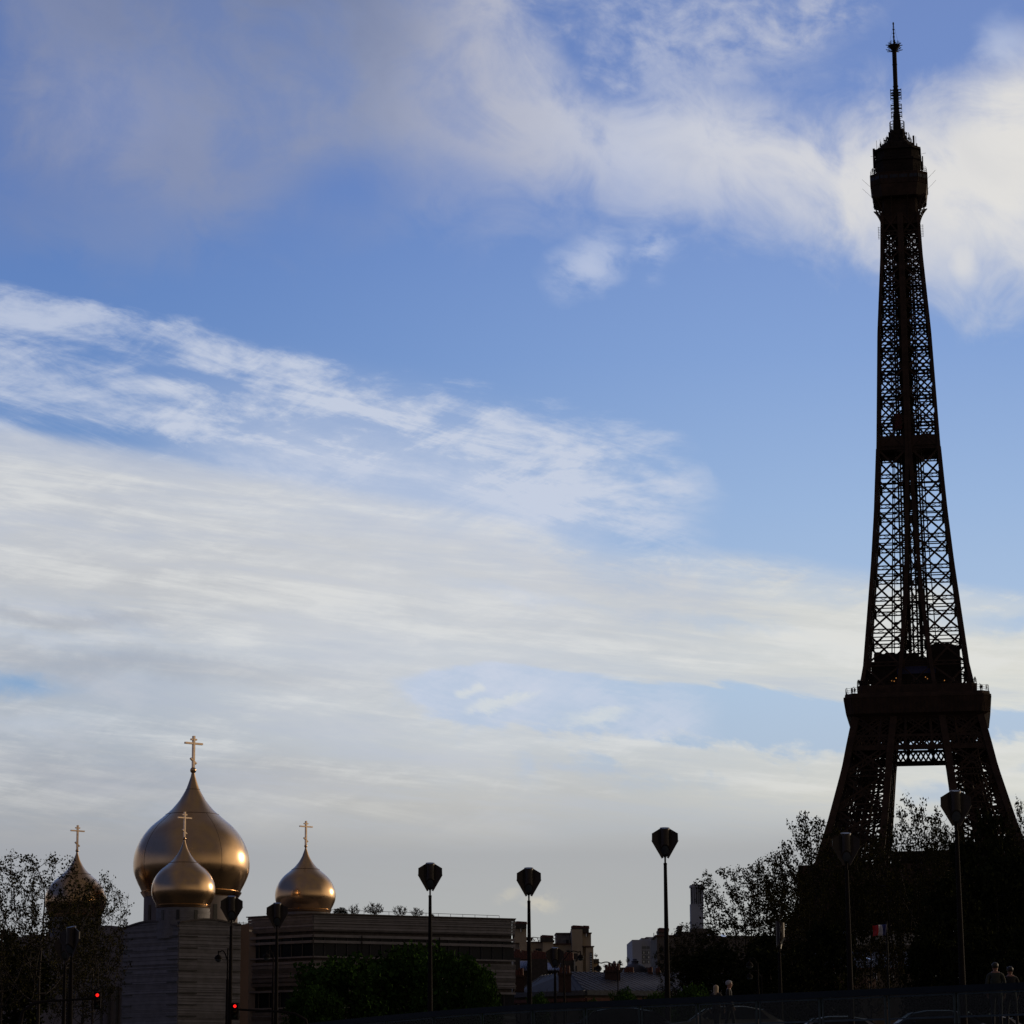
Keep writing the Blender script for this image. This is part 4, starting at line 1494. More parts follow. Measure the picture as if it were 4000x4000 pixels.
def build_cream():
    d = 380.0
    base = Vector((P(2160, 3900, d).x, d, 4.2))
    B_ = thing('apartment_building', 'cream rendered apartment block with stepped roofline and tall chimney stacks', 'building', base)
    X = lambda v: 1980 + v / 3.864
    Y = lambda v: 3600 + v / 3.864
    bx = lambda m, x0, y0, x1, y1, dd, dp: pbox(m, X(x0), Y(y0), X(x1), Y(y1) if y1 else None, d + dd, dp)
    m = MB()
    bx(m, 90, 315, 560, None, 1.5, 9)
    bx(m, 560, 345, 990, None, 1.7, 9)
    bx(m, 105, 100, 296, 318, 0.6, 4)
    bx(m, 190, 318, 300, None, 0.3, 2)
    bx(m, 540, 265, 700, None, 0.4, 4)
    bx(m, 980, 118, 1140, None, 0.0, 5)
    bx(m, 1142, 178, 1270, 380, 0.5, 4)
    bx(m, 1190, 385, 1305, None, 0.2, 4)
    bx(m, 1142, 380, 1190, None, 0.8, 4)
    bx(m, 1306, 625, 1388, None, 2.0, 5)
    m.build('wall', CREAM, B_)
    m = MB()
    bx(m, 745, 180, 985, 345, 3.0, 4)
    m.build('roof_pavilion', mat('grey_render', (0.20, 0.19, 0.19), 0.9), B_)
    m = MB()
    bx(m, 738, 168, 990, 181, 2.6, 5)
    bx(m, 1135, 164, 1282, 179, 0.2, 4.6)
    bx(m, 1140, 366, 1322, 376, -.1, 5)
    bx(m, 1190, 378, 1312, 386, 0, 4.6)
    bx(m, 150, 300, 565, 315, 1.2, 4)
    bx(m, 700, 328, 1000, 345, 1.4, 4)
    m.build('cornice', mat('dark_coping', (0.10, 0.05, 0.045), 0.8), B_)
    for x0, y0, x1, y1, n in ((130, 32, 298, 102, 9), (515, 240, 697, 305, 9), (980, 94, 1140, 120, 8), (1140, 98, 1238, 166, 5)):
        m = MB()
        bx(m, x0, y0, x1, y1, 0.1, 3.4)
        st = m.build('chimney_cap', mat('sooty_cap', (0.045, 0.038, 0.033), 0.9), B_)
        m = MB()
        pots(m, X(x0 + 3), X(x1 - 3), Y(y0), d + 0.4, n, 0.32, 0.2)
        st = m.build('chimney_pots', POT, st)
    for x0, y0, x1, y1 in ((435, 405, 515, 490), (900, 435, 950, 490), (305, 345, 330, 470), (1035, 665, 1055, 750), (1312, 685, 1342, 740)):
        m = MB()
        bx(m, x0, y0, x1, y1, 1.35 if x0 < 1000 else (0 - .1 if x0 < 1200 else 1.9), 0.2)
        w = m.build('window', PANE, B_)
    for x0, y0, x1, y1 in ((205, 105, 236, 155), (1192, 182, 1226, 226)):
        m = MB()
        bx(m, x0, y0, x1, y1, 0.3, 0.2)
        w = m.build('window', DARK, B_)
        m = MB()
        bx(m, x0, y0, x0 + 12, y1, 0.25, 0.1)
        m.build('frame', mat('bright_frame', (0.8, 0.82, 0.8), 0.5), w)
    # tall glazed stair window
    m = MB()
    bx(m, 1254, 465, 1286, None, 0.08, 0.2)
    w = m.build('stair_window', PANE, B_)
    m = MB()
    for k in range(9):
        bx(m, 1258, 480 + k * 36, 1283, 500 + k * 36, 0.0, 0.1)
    m.build('frame', mat('pale_frame', (0.32, 0.36, 0.40), 0.4), w)
    m = MB()
    bx(m, 1310, 562, 1391, 612, 1.5, 2)
    bx(m, 1305, 612, 1393, 626, 1.3, 3)
    m.build('balcony', mat('dark_balcony', (0.05, 0.05, 0.05), 0.8), B_)
    # roof terrace rail and supports
    m = MB()
    for x0, y0, x1, y1 in ((388, 235, 505, 248), (388, 240, 412, 295), (412, 290, 428, 270), (458, 242, 480, 300), (480, 300, 495, 272), (505, 248, 520, 295), (700, 255, 748, 262), (748, 262, 752, 320),
                           (88, 447, 318, 455), (88, 490, 318, 492), (160, 450, 160, 540), (215, 450, 215, 540), (300, 450, 300, 540), (90, 447, 90, 540), (250, 450, 250, 540),
                           (825, 260, 850, 325), (850, 262, 940, 268), (940, 268, 942, 325)):
        m.beam(P(X(x0), Y(y0), d + 1.0), P(X(x1), Y(y1), d + 1.0), 0.09)
    m.build('terrace_rail', mat('rail_metal', (0.16, 0.16, 0.16), 0.5, 0.5), B_)
    m = MB()
    bx(m, 298, 232, 318, 282, 1.6, 1)
    bx(m, 365, 236, 388, 286, 1.6, 1)
    bx(m, 896, 262, 932, 326, 1.8, 1)
    bx(m, 700, 280, 718, 312, 1.6, 1)
    m.build('roof_vent', mat('sooty_cap', (0.045, 0.038, 0.033), 0.9), B_)
    for o in list(B_.children):
        o.location = -base

    # party wall house in front, with a long row of pots
    d2 = 352.0
    base = Vector((P(2100, 3900, d2).x, d2, 4.2))
    H = thing('townhouse', 'old townhouse with bluish zinc roof patches and a dark party wall lined with chimney pots', 'house', base)
    bx2 = lambda m, x0, y0, x1, y1, dd, dp: pbox(m, X(x0), Y(y0), X(x1), Y(y1) if y1 else None, d2 + dd, dp)
    m = MB()
    bx2(m, 95, 725, 1010, None, 3, 8)
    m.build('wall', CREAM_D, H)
    m = MB()
    bx2(m, 375, 565, 612, None, 1, 2)
    bx2(m, 810, 590, 1010, None, 1.2, 2)
    bx2(m, 108, 545, 200, None, 0.5, 2)
    m.build('party_wall', mat('dark_party_wall', (0.04, 0.034, 0.03), 0.9), H)
    m = MB()
    bx2(m, 1012, 570, 1032, None, 1.0, 2)
    bx2(m, 612, 572, 640, 615, 1.0, 1)
    m.build('wall_edge', mat('pale_coping', (0.30, 0.30, 0.27), 0.9), H)
    m = MB()
    bx2(m, 590, 480, 1070, 585, 9, 3)
    bx2(m, 205, 560, 380, 575, 2, 2)
    m.build('rear_wall', mat('dark_party_wall', (0.04, 0.034, 0.03), 0.9), H)
    for x0, x1, y, n in ((112, 200, 545, 4), (205, 380, 562, 7), (385, 610, 565, 9), (850, 1000, 590, 5)):
        m = MB()
        pots(m, X(x0), X(x1), Y(y), d2 + 1.2, n, 0.95, 0.2)
        m.build('chimney_pots', POT, H)
    zb = P(0, Y(610), d2 + 5).z
    for x0, x1, x2, x3, y0, y1, n in ((200, 375, 560, 205, 600, 722, 9), (618, 700, 800, 620, 620, 728, 6)):
        a, b = P(X(x0), Y(y0), d2 + 5), P(X(x1), Y(y0), d2 + 5)
        c, e = P(X(x2), Y(y1), d2 + 2), P(X(x3), Y(y1), d2 + 2)
        seam_roof(H, (a, b, c, e), n, mat('blue_zinc', (0.20, 0.23, 0.36), 0.45, 0.3, 0.15, 0.6))
    for x0, y0, x1, y1 in ((498, 795, 545, 880), (640, 800, 710, 825)):
        m = MB()
        bx2(m, x0 - 50, y0 - 5, x1, y1, 1.2, 2)
        dm = m.build('dormer', ZINC, H)
        m = MB()
        bx2(m, x0, y0, x1 - 3, y1 - 3, 1.15, 0.1)
        m.build('frame', mat('pale_frame', (0.32, 0.36, 0.40), 0.4), dm)
        m = MB()
        bx2(m, x0 + 9, y0 + 9, x1 - 12, y1 - 14, 1.05, 0.1)
        m.build('pane', DARK, dm)
    for o in list(H.children):
        o.location = -base

    # long low building with the seamed zinc roof
    d3 = 318.0
    base = Vector((P(2400, 3900, d3).x, d3, 4.1))
    Z = thing('long_building', 'long low stone building under a seamed grey zinc roof with brick chimneys', 'building', base)
    a, b = P(2222, 3796, d3 + 9), P(2880, 3803, d3 + 17)
    c, e = P(2980, 3880, d3 + 9), P(2288, 3873, d3)
    seam_roof(Z, (a, b, c, e), 34, ZINC, 0.16)
    # hip face to the left
    f = P(2005, 3885, d3 + 6)
    g = P(2120, 3810, d3 + 12)
    seam_roof(Z, (g, a, e, f), 9, mat('dark_zinc', (0.034, 0.036, 0.045), 0.7, 0.0, 0.15, 0.7), name='hip_roof')
    m = MB()
    pa, pb, pc = P(2005, 3888, d3 + 6), P(2288, 3878, d3 - .4), P(2990, 3884, d3 + 8.6)
    for p, q in ((pa, pb), (pb, pc)):
        m.beam(p, q, 0.8, 0.55)
    m.build('gutter', mat('pale_zinc', (0.09, 0.10, 0.115), 0.6, 0.0), Z)
    m = MB()
    for p, q in ((pa, pb), (pb, pc)):
        m.beam(p - Vector((0, 0, .75)), q - Vector((0, 0, .75)), 0.7, 0.35)
    m.build('cornice', mat('red_cornice', (0.13, 0.055, 0.04), 0.8), Z)
    m = MB()
    for p, q in ((pa, pb), (pb, pc)):
        m.prism([(p.x, p.y + .2, 3), (q.x, q.y + .2, 3), (q.x, q.y + .2, q.z - .2), (p.x, p.y + .2, p.z - .2)], (0.2, 8, 0))
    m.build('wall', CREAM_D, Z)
    for x in (2025, 2095, 2150, 2221, 2330, 2400, 2470, 2540, 2610):
        m = MB()
        dd = d3 + (6 - 6 * (x - 2005) / 283 if x < 2288 else (x - 2288) / 700 * 9)
        pbox(m, x - 9, 3914, x + 9, 3990, dd + .0, 0.15)
        w = m.build('window', PANE, Z)
        m = MB()
        pbox(m, x - 5, 3917, x + 5, 3990, dd - .06, 0.05)
        m.build('curtain', mat('pale_curtain', (0.22, 0.20, 0.21), 0.9), w)
    for x0, y0, x1, n, dd in ((2182, 3803, 2231, 3, -1.5), (2363, 3792, 2423, 5, 7), (2011, 3812, 2047, 3, 1.0)):
        m = MB()
        pbox(m, x0, y0, x1, 3875 if x0 != 2363 else 3846, d3 + dd, 1.2)
        pbox(m, x0 - 3, y0 - 3, x1 + 3, y0 + 5, d3 + dd - .15, 1.5)
        ck = m.build('chimney', BRICK, Z)
        m = MB()
        pots(m, x0 + 2, x1 - 2, y0 - 2, d3 + dd, n, 0.75, 0.17)
        m.build('chimney_pots', POT, ck)
    for x0, x1, n in ((2440, 2475, 5), (2530, 2550, 2), (2562, 2580, 2)):
        m = MB()
        pbox(m, x0, 3797, x1, 3806, d3 + 12, 1)
        ck = m.build('chimney', BRICK, Z)
        m = MB()
        pots(m, x0, x1, 3797, d3 + 12, n, 0.55, 0.16)
        m.build('chimney_pots', POT, ck)
    for o in list(Z.children):
        o.location = -base

    # domed roof behind
    d4 = 410.0
    c0 = P(2481, 3802, d4)
    s = mpp(3780, d4)
    Dm = thing('domed_building', 'low building behind the zinc roof with a dark rounded mansard dome and small lantern', 'building', (c0.x, c0.y, 4.5))
    m = MB()
    m.lathe([(52 * s, -1), (50 * s, 6 * s), (45 * s, 16 * s), (36 * s, 27 * s), (24 * s, 35 * s), (17 * s, 37 * s)], 32, (0, 0, c0.z - 4.5))
    dd = m.build('dome', mat('slate_dome', (0.055, 0.055, 0.075), 0.6, 0.1, 0.2, 1), Dm, True)
    m = MB()
    m.lathe([(17 * s, 34 * s), (15.5 * s, 38 * s), (13 * s, 43 * s), (15.5 * s, 45 * s), (15.5 * s, 47 * s), (9 * s, 51 * s), (9 * s, 55 * s), (4 * s, 57 * s)], 24, (0, 0, c0.z - 4.5))
    m.build('lantern', mat('slate_dome', (0.055, 0.055, 0.075)), dd)
    m = MB()
    for x0, y0, x1, dd_ in ((2395, 3782, 2440, 6), (2425, 3779, 2600, 8), (2392, 3776, 2408, 5)):
        pa, pb = P(x0, y0, d4 + dd_), P(x1, y0, d4 + dd_)
        m.box(pa.x - c0.x, dd_, -0.5, pb.x - c0.x, dd_ + 5, pa.z - 4.5)
    m.build('wall', CREAM_D, Dm)
    m = MB()
    pa = P(2400, 3775, d4 + 4)
    m.lathe([(.22, 0), (.26, 0.25), (.25, .6), (.15, .75), (.05, .8)], 12, (pa.x - c0.x, 4, pa.z - 4.5))
    m.build('vent_cowl', mat('pale_metal_vent', (0.22, 0.21, 0.25), 0.5), Dm)

    # modern white block far behind
    d5 = 640.0
    base = Vector((P(2515, 3900, d5).x, d5, 5))
    Wb = thing('tower_block', 'pale modern apartment tower block with stepped roof seen beyond the old roofs', 'tower block', base)
    m = MB()
    pbox(m, 2469.5, 3671, 2506, None, d5, 18)
    pbox(m, 2506, 3669, 2566, None, d5 + 1.5, 18)
    pbox(m, 2505, 3664, 2560, 3670, d5 + 4, 10)
    pbox(m, 2524, 3660, 2555, 3666, d5 + 6, 8)
    m.build('wall', WHITE, Wb)
    m = MB()
    for k in range(7):
        x = 2508 + k * 4
        p = P(x, 3664, d5 + 5)
    for x0, x1, y in ((2507, 2518, 3665), (2520, 2535, 3662)):
        pbox(m, x0, y, x1, y + 3, d5 + 3.5, 1)
    m.build('roof_plant', mat('grey_plant', (0.15, 0.12, 0.14), 0.8), Wb)
    for y, h in ((3696, 10), (3713, 14), (3731, 14), (3749, 14)):
        for x0, x1 in ((2508, 2524), (2527, 2537), (2543, 2562)):
            m = MB()
            pbox(m, x0, y, x1, y + h, d5 + 1.35, 0.2)
            w = m.build('window', mat('tower_pane', (0.10, 0.12, 0.15), 0.2), Wb)
            if y > 3700 and x0 < 2540:
                m = MB()
                pbox(m, x0 + 5, y + 4, x0 + 9, y + h - 2, d5 + 1.2, 0.1)
                m.build('blind', mat('pale_blind', (0.55, 0.6, 0.62), 0.6), w)
    m = MB()
    m.beam(P(2541, 3663, d5 + 1), P(2541, 3704, d5 + 1), 0.3)
    m.beam(P(2554, 3644, d5 + 8), P(2554, 3664, d5 + 8), 0.15)
    m.build('drainpipe', WHITE, Wb)
    for o in list(Wb.children):
        o.location = -base

    # slender pale tower with a louvred top
    d6 = 1500.0
    base = Vector((P(2722, 3900, d6).x, d6, 5))
    S = thing('slender_tower', 'slender pale concrete tower with a dark louvred top and whip antenna', 'tower', base)
    m = MB()
    pbox(m, 2698, 3531, 2746.5, None, d6, 6)
    pbox(m, 2697, 3457, 2747, 3466, d6 - .3, 7)
    for x0, x1 in ((2697, 2699), (2705, 2709), (2713, 2717), (2722, 2724.5), (2729, 2731), (2740, 2747)):
        pbox(m, x0, 3466, x1, 3531, d6 - .2, 1.2)
    pbox(m, 2698, 3466, 2700, 3531, d6 + 5, 1)
    pbox(m, 2744, 3466, 2746, 3531, d6 + 5, 1)
    m.build('shaft', mat('blue_white_concrete', (0.30, 0.33, 0.41), 0.8, 0, 0.06, 0.1), S)
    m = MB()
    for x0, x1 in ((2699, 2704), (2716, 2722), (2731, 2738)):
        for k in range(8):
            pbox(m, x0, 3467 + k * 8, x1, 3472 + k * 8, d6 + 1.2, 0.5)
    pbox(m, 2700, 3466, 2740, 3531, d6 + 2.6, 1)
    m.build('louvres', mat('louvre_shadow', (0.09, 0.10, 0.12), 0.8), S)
    m = MB()
    pbox(m, 2706, 3453, 2716, 3458, d6 + 1, 3)
    pbox(m, 2716, 3455, 2735, 3458, d6 + 1, 3)
    m.beam(P(2742, 3433, d6 + 2), P(2742, 3458, d6 + 2), 0.12)
    m.build('antenna', mat('grey_plant', (0.15, 0.12, 0.14)), S)
    for o in list(S.children):
        o.location = -base

    # shadowed mansion behind the trees
    d7 = 400.0
    base = Vector((P(2700, 3900, d7).x, d7, 4.8))
    K = thing('mansion_block', 'shadowed mansion block behind bare branches with a tall chimney stack at its left end', 'building', base)
    m = MB()
    pbox(m, 2566, 3655, 2640, None, d7, 12)
    pbox(m, 2572, 3640, 2612, 3660, d7 + .3, 3)
    pbox(m, 2622, 3655, 3160, None, d7 + 2, 14)
    pbox(m, 2645, 3640, 2790, 3660, d7 + 3, 9)
    pbox(m, 2648, 3616, 2664, 3642, d7 + 4, 2)
    pbox(m, 2700, 3626, 2780, 3642, d7 + 4, 3)
    m.build('wall', mat('dark_mansion_wall', (0.10, 0.088, 0.082), 0.9, 0, 0.15, 0.4), K)  # one even dark tone over all the mansion walls
    m = MB()
    pbox(m, 2560, 3652, 2640, 3657, d7 - .4, 8)
    pbox(m, 2571, 3633, 2613, 3641, d7, 3.4)
    m.build('cornice', mat('dark_coping', (0.10, 0.05, 0.045)), K)
    m = MB()
    pots(m, 2572, 2612, 3633, d7 + .5, 8, 0.3, 0.2)
    m.build('chimney_pots', POT, K)
    for x0, x1, y in ((2760, 2779, 3654), (2819, 2837, 3658)):
        m = MB()
        a_, b_ = P(x0, y, d7 + 1), P(x1, y + 1, d7 + 1)
        m.prism([a_, b_, (b_.x, b_.y + 1.6, b_.z + .35), (a_.x, a_.y + 1.6, a_.z + .35)], (0, 0, -0.05))
        m.build('skylight', mat('skylight_glass', (0.8, 0.8, 0.78), 0.12, 0.9), K)
    for i in range(9):
        for j in range(3):
            m = MB()
            pbox(m, 2580 + i * 30, 3700 + j * 32, 2592 + i * 30, 3718 + j * 32, d7 - .1 if i < 2 else d7 + 1.9, 0.2)
            m.build('window', PANE, K)
    for o in list(K.children):
        o.location = -base


build_cream()


def build_palace():
    d = 262.0
    X = lambda v: 3100 + v / 3.22
    Y = lambda v: 3550 + v / 3.22
    base = Vector((P(3350, 3900, d).x, d, 4))
    B_ = thing('palace', 'stone palace behind the trees with zinc roof, tall windows and a balustrade', 'building', base)
    a, b = P(2960, Y(545), d + 9), P(3590, Y(548), d + 9)
    c, e = P(3640, Y(752), d), P(2960, Y(742), d)
    seam_roof(B_, (a, b, c, e), 60, mat('dark_zinc', (0.034, 0.036, 0.045)), 0.08, w=0.06)
    m = MB()
    m.prism([P(X(905), Y(630), d + 5.2), P(X(930), Y(628), d + 5.3), P(X(1010), Y(658), d + 4), P(X(985), Y(660), d + 3.9)], (0, -0.12, 0.1))
    m.build('skylight', mat('skylight_glass', (0.8, 0.8, 0.78), 0.12, 0.9), B_)
    m = MB()
    pbox(m, 2960, Y(755), 3640, None, d + .3, 9)
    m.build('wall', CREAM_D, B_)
    m = MB()
    pbox(m, 2955, Y(740), 3645, Y(757), d - .2, 2)
    m.build('cornice', mat('red_cornice', (0.13, 0.055, 0.04)), B_)
    for x0, x1, y0, y1 in ((265, 365, 800, 880), (495, 545, 800, 880), (965, 1048, 805, 905), (740, 790, 800, 880), (40, 90, 800, 880), (1200, 1260, 805, 900)):
        m = MB()
        pbox(m, X(x0), Y(y0), X(x1), Y(y1), d + .15, 0.2)
        w = m.build('window', PANE, B_)
        m = MB()
        xm = (x0 + x1) / 2 + (x1 - x0) * .1
        for xa in (x0 + 3, xm, x1 - 4):
            pbox(m, X(xa - 3), Y(y0), X(xa + 3), Y(y1), d + .05, 0.1)
        m.build('frame', mat('bright_frame', (0.8, 0.82, 0.8)), w)
    # balustrade
    m = MB()
    pbox(m, 3110, Y(878), 3420, Y(892), d - 2.2, .8)
    pbox(m, 3110, Y(975), 3420, Y(990), d - 2.2, .9)
    for k in range(62):
        x = 3112 + k * 5
        p, q = P(x, Y(892), d - 1.8), P(x, Y(975), d - 1.8)
        m.tube([q, q.lerp(p, .35), q.lerp(p, .7), p], [.05, .1, .045, .07], 6)
    for x in (X(265), X(490), X(930), X(700)):
        pbox(m, x - 6, Y(880), x + 6, Y(990), d - 2.3, 1)
    m.build('balustrade', mat('worn_stone', (0.20, 0.13, 0.10), 0.9), B_)
    m = MB()
    pbox(m, 3100, Y(1018), 3440, Y(1040), d - 2.6, 3)
    pbox(m, 3120, Y(990), 3420, None, d - 1.9, 2)
    m.build('terrace_wall', CREAM_D, B_)
    # broad curved pale roof behind, under the flag
    xs = [3262, 3276, 3300, 3340, 3390, 3440, 3480, 3520, 3560, 3600, 3640, 3690, 3740]
    yy = [3684, 3668, 3648, 3638, 3633, 3634, 3636, 3640, 3645, 3652, 3662, 3678, 3700]
    m = MB()
    s0 = [P(x, y, d + 16) for x, y in zip(xs, yy)]
    s1 = [Vector((p.x, p.y + 9, p.z + .5)) for p in s0]
    low = [Vector((p.x, p.y, P(0, 3690, d + 16).z)) for p in s0]
    for i in range(len(xs) - 1):
        m.add([s0[i], s0[i + 1], s1[i + 1], s1[i]], [(0, 1, 2, 3)])
        m.add([low[i], low[i + 1], s0[i + 1], s0[i]], [(0, 1, 2, 3)])
        m.add([low[i], low[i + 1], (low[i + 1].x, low[i + 1].y + 9, low[i + 1].z), (low[i].x, low[i].y + 9, low[i].z)], [(3, 2, 1, 0)])
    m.build('curved_roof', mat('pale_canvas', (0.30, 0.30, 0.30), 0.7), B_)
    for o in list(B_.children):
        o.location = -base

    # flag
    df = 198.0
    fp = P(3466, 3700, df)
    fl = thing('flag', 'blue, white and red flag flying above the palace roof', 'flag', (fp.x, df, 4))
    m = MB()
    m.tube([(0, 0, 0), (0, 0, P(0, 3600, df).z - 4)], 0.07, 8)
    m.build('pole', mat('flag_pole', (0.03, 0.03, 0.03), 0.7, spec=.1), fl)
    s = mpp(3630, df)
    ztop = P(0, 3611, df).z - 4
    zbot = P(0, 3654, df).z - 4

    def strip(x0, x1, name, c):
        m = MB()
        n, k = 10, 8
        for i in range(n + 1):
            x = x0 + (x1 - x0) * i / n
            for j in range(k + 1):
                t = j / k
                dx = (x + 3 * math.sin(t * 2.6 + 0.4)) * s
                sag = (-x / 55) ** 1.3 * 5 * s if x < 0 else 0
                m.v.append((dx, 0.25 * math.sin(x * 0.22 + t * 1.5), ztop + (zbot - ztop) * t - sag * (1 - t * .5) + .02 * math.sin(x)))
        for i in range(n):
            for j in range(k):
                a_ = i * (k + 1) + j
                m.f.append((a_, a_ + 1, a_ + k + 2, a_ + k + 1))
        o = m.build(name, mat(name + '_cloth', c, 0.8, 0, 0.1, 3), fl, True)
        o.modifiers.new('cloth_thickness', 'SOLIDIFY').thickness = 0.02
    strip(-18, 0, 'blue_band', (0.02, 0.03, 0.13))
    strip(-36, -18, 'white_band', (0.75, 0.75, 0.80))
    strip(-54, -36, 'red_band', (0.55, 0.02, 0.015))


build_palace()

# ------------------------------------------------------------------ street lamps with kite-shaped heads
def make_kite_head(parent, hz):
    """double-winged lamp head facing -y; hz = height of the head's foot"""
    u = 0.95 / 98.0
    V = lambda x, z: Vector((x * u, 0, hz + (122 - z) * u))
    head = None
    m = MB()
    for sx in (-1, 1):
        ang = 0.16 * sx
        def w(x, z, y):
            p = V(x, z)
            return Vector((p.x, y - abs(p.x) * 0.22, p.z))
        poly = [(sx * 12, 3), (sx * 49, 26), (sx * 49.5, 53), (sx * 9.5, 122), (sx * 12, 60)]
        m.loft([[w(x, z, -0.035) for x, z in poly], [w(x, z, 0.0) for x, z in poly]])
        # folded rim along the lower edge
        m.beam(w(sx * 49.5, 53, -0.02), w(sx * 9.5, 122, -0.02), 0.05, 0.075)
        m.beam(w(sx * 49, 26, -0.02), w(sx * 49.5, 53, -0.02), 0.03, 0.06)
    # barrel in the middle: full at the top, cut away to a slanting mouth below
    n = 28
    rings = []
    for k in range(7):
        t = k / 6
        ring = []
        for i in range(n):
            a = 2 * math.pi * i / n
            x, y = 19 * math.sin(a), -19 * math.cos(a)
            front = (1 + math.cos(a)) / 2
            ztop = 9 - 9 * (1 - front)
            zbot = 70 + 46 * (1 - front)
            z = ztop + (zbot - ztop) * t
            ring.append(Vector((x * u, y * u - 0.06, hz + (122 - z) * u)))
        rings.append(ring)
    m.loft(rings)
    head = m.build('lamp_head', LAMPM, parent, False)
    m = MB()
    ring = []
    for i in range(n):
        a = 2 * math.pi * i / n
        front = (1 + math.cos(a)) / 2
        ring.append(Vector((15.5 * math.sin(a) * u, -15.5 * math.cos(a) * u - 0.085, hz + (122 - (74 + 42 * (1 - front))) * u - 0.02)))
    c = sum(ring, Vector()) / n
    m.add(ring + [c + Vector((0, -.05, -.03))], [(i, (i + 1) % n, n) for i in range(n)])
    m.build('lens', LENS, head, True)
    m = MB()
    for sx in (-1, 1):
        m.beam(V(sx * 19.5, 14) + Vector((0, -0.14, 0)), V(sx * 19.5, 66) + Vector((0, -0.14, 0)), 0.02, 0.05)
    m.build('fin', LAMPM, head)
    m = MB()
    m.tube([V(0, 108), V(0, 123), V(0, 142)], [0.05, 0.035, 0.035], 12)
    m.tube([V(0, 141), V(0, 149)], 0.068, 16)
    m.build('collar', BLACKM, parent, True)
    return head


LAMPS = [  # x of head, y of head top, head width in px, x at foot, turn, label
    (3730, 3080, 113, 3757, 0.10, 'tall street lamp with a kite shaped head in front of the right tower leg'),
    (3303, 3246, 103, 3322, 0.06, 'street lamp with a kite shaped head in front of the left tower leg'),
    (2596, 3226, 98, 2620, 0.04, 'tall street lamp standing alone against the sky left of the slender pale tower'),
    (2065, 3383, 91, 2075, 0.04, 'street lamp standing in front of the left end of the cream apartment block'),
    (1680, 3364, 90, 1687, 0.04, 'street lamp rising above the right half of the slatted office block'),
    (1083, 3521, 80, 1077, 0.0, 'street lamp in front of the left corner of the slatted office block'),
    (905, 3494, 83, 893, 0.05, 'street lamp in front of the right edge of the cathedral, beside the red signal'),
    (2167, 3696, 66, 2172, 0.05, 'small distant street lamp before the long zinc roof'),
    (3041, 3594, 86, 3047, 1.45, 'street lamp seen edge on among the bare trees left of the tower'),
    (1712, 3783, 62, 1722, 1.0, 'distant street lamp half turned away behind the green chestnut tree'),
    (283, 3612, 98, 278, -0.75, 'taller street lamp of the close pair in front of the left tree'),
    (257, 3654, 78, 251, -0.25, 'shorter street lamp of the close pair in front of the left tree'),
]


def build_lamps():
    H = 7.6
    first = None
    for x, y, w, xf, rz, lab in LAMPS:
        d = 0.95 / w * ray(0, y).y
        top = P(x, y, d)
        if first is None:
            r = thing('street_lamp', lab, 'street lamp', group='kite-headed street lamps')
            m = MB()
            m.tube([(0, 0, 0), (0, 0, 0.25)], 0.17, 16)
            m.tube([(0, 0, 0.25), (0, 0, 1.2), (0, 0, H - 1.4)], [0.115, 0.11, 0.062], 16)
            pole = m.build('pole', BLACKM, r, True)
            hd = make_kite_head(r, H - 1.22)
            first = r
        else:
            r = copy_tree(first)
            r['label'] = lab
        g = ground_z(d)
        hgt = top.z - g
        # poles of slightly different height; the head keeps its size
        foot = P(xf, 3900, d)
        r.location = (top.x, d, g)
        r.rotation_euler = (0, 0, rz - math.atan2(top.x, d))
        for ch in r.children:
            if ch.name.startswith('pole'):
                ch.scale = (1, 1, (hgt - 1.4) / (H - 1.4))
            else:
                ch.location = (0, 0, hgt - H)


build_lamps()


# ------------------------------------------------------------------ older swan-neck lanterns
def build_swan_lamps():
    items = [  # lantern x, lantern y, post x, post top y, distance, label
        (853, 3743, 890, 3703, 128, 'old swan neck lantern hanging beside the cathedral corner'),
        (1041, 3738, 1068, 3718, 140, 'old swan neck lantern against the left end of the slatted office block'),
        (2268, 3740, 2203, 3738, 150, 'old swan neck lantern in front of the tall cream chimney stack'),
        (2338, 3783, 2413, 3790, 150, 'old swan neck lantern against the brick chimney of the zinc roof'),
        (2928, 3770, 2960, 3760, 140, 'upper of two old lanterns hidden among the bare trees'),
        (2928, 3815, 2975, 3806, 155, 'lower of two old lanterns hidden among the bare trees'),
    ]
    for lx, ly, px, py, d, lab in items:
        p0 = P(px, py, d)
        l0 = P(lx, ly, d)
        g = ground_z(d)
        T = thing('swan_neck_lamp', lab, 'street lamp', (p0.x, d, g), group='old swan neck lanterns')
        h = p0.z - g
        dx = l0.x - p0.x
        dz = l0.z - p0.z
        m = MB()
        m.tube([(0, 0, 0), (0, 0, 0.8), (0, 0, 1.0), (0, 0, h * 0.72), (0, 0, h * 0.722), (0, 0, h)], [0.13, 0.11, 0.075, 0.055, 0.04, 0.025], 10)
        m.build('post', BLACKM, T, True)
        m = MB()
        top = h + dz + 0.32
        a = Vector((0, 0, h + dz - 0.10))
        pts = []
        for i in range(13):
            t = i / 12
            pts.append(Vector((dx * t, 0, a.z + (top - a.z) * t + 0.22 * math.sin(math.pi * min(1, t * 1.15)) * (1 if t > .2 else t * 5))))
        m.tube(pts, 0.028, 8)
        m.tube([pts[-1], pts[-1] - Vector((0, 0, .2))], 0.028, 8)
        m.build('arm', BLACKM, T, True)
        m = MB()
        zc = h + dz
        m.lathe([(0.03, 0.17), (0.06, 0.15), (0.13, 0.10), (0.17, 0.02), (0.18, -0.03), (0.175, -0.05)][::-1], 24, (dx, 0, zc))
        sh = m.build('lamp_shade', BLACKM, T, True)
        m = MB()
        m.ball((dx, 0, zc - 0.05), 0.155, 16, 10, (1, 1, 0.8))
        m.build('globe', LENS, sh, True)


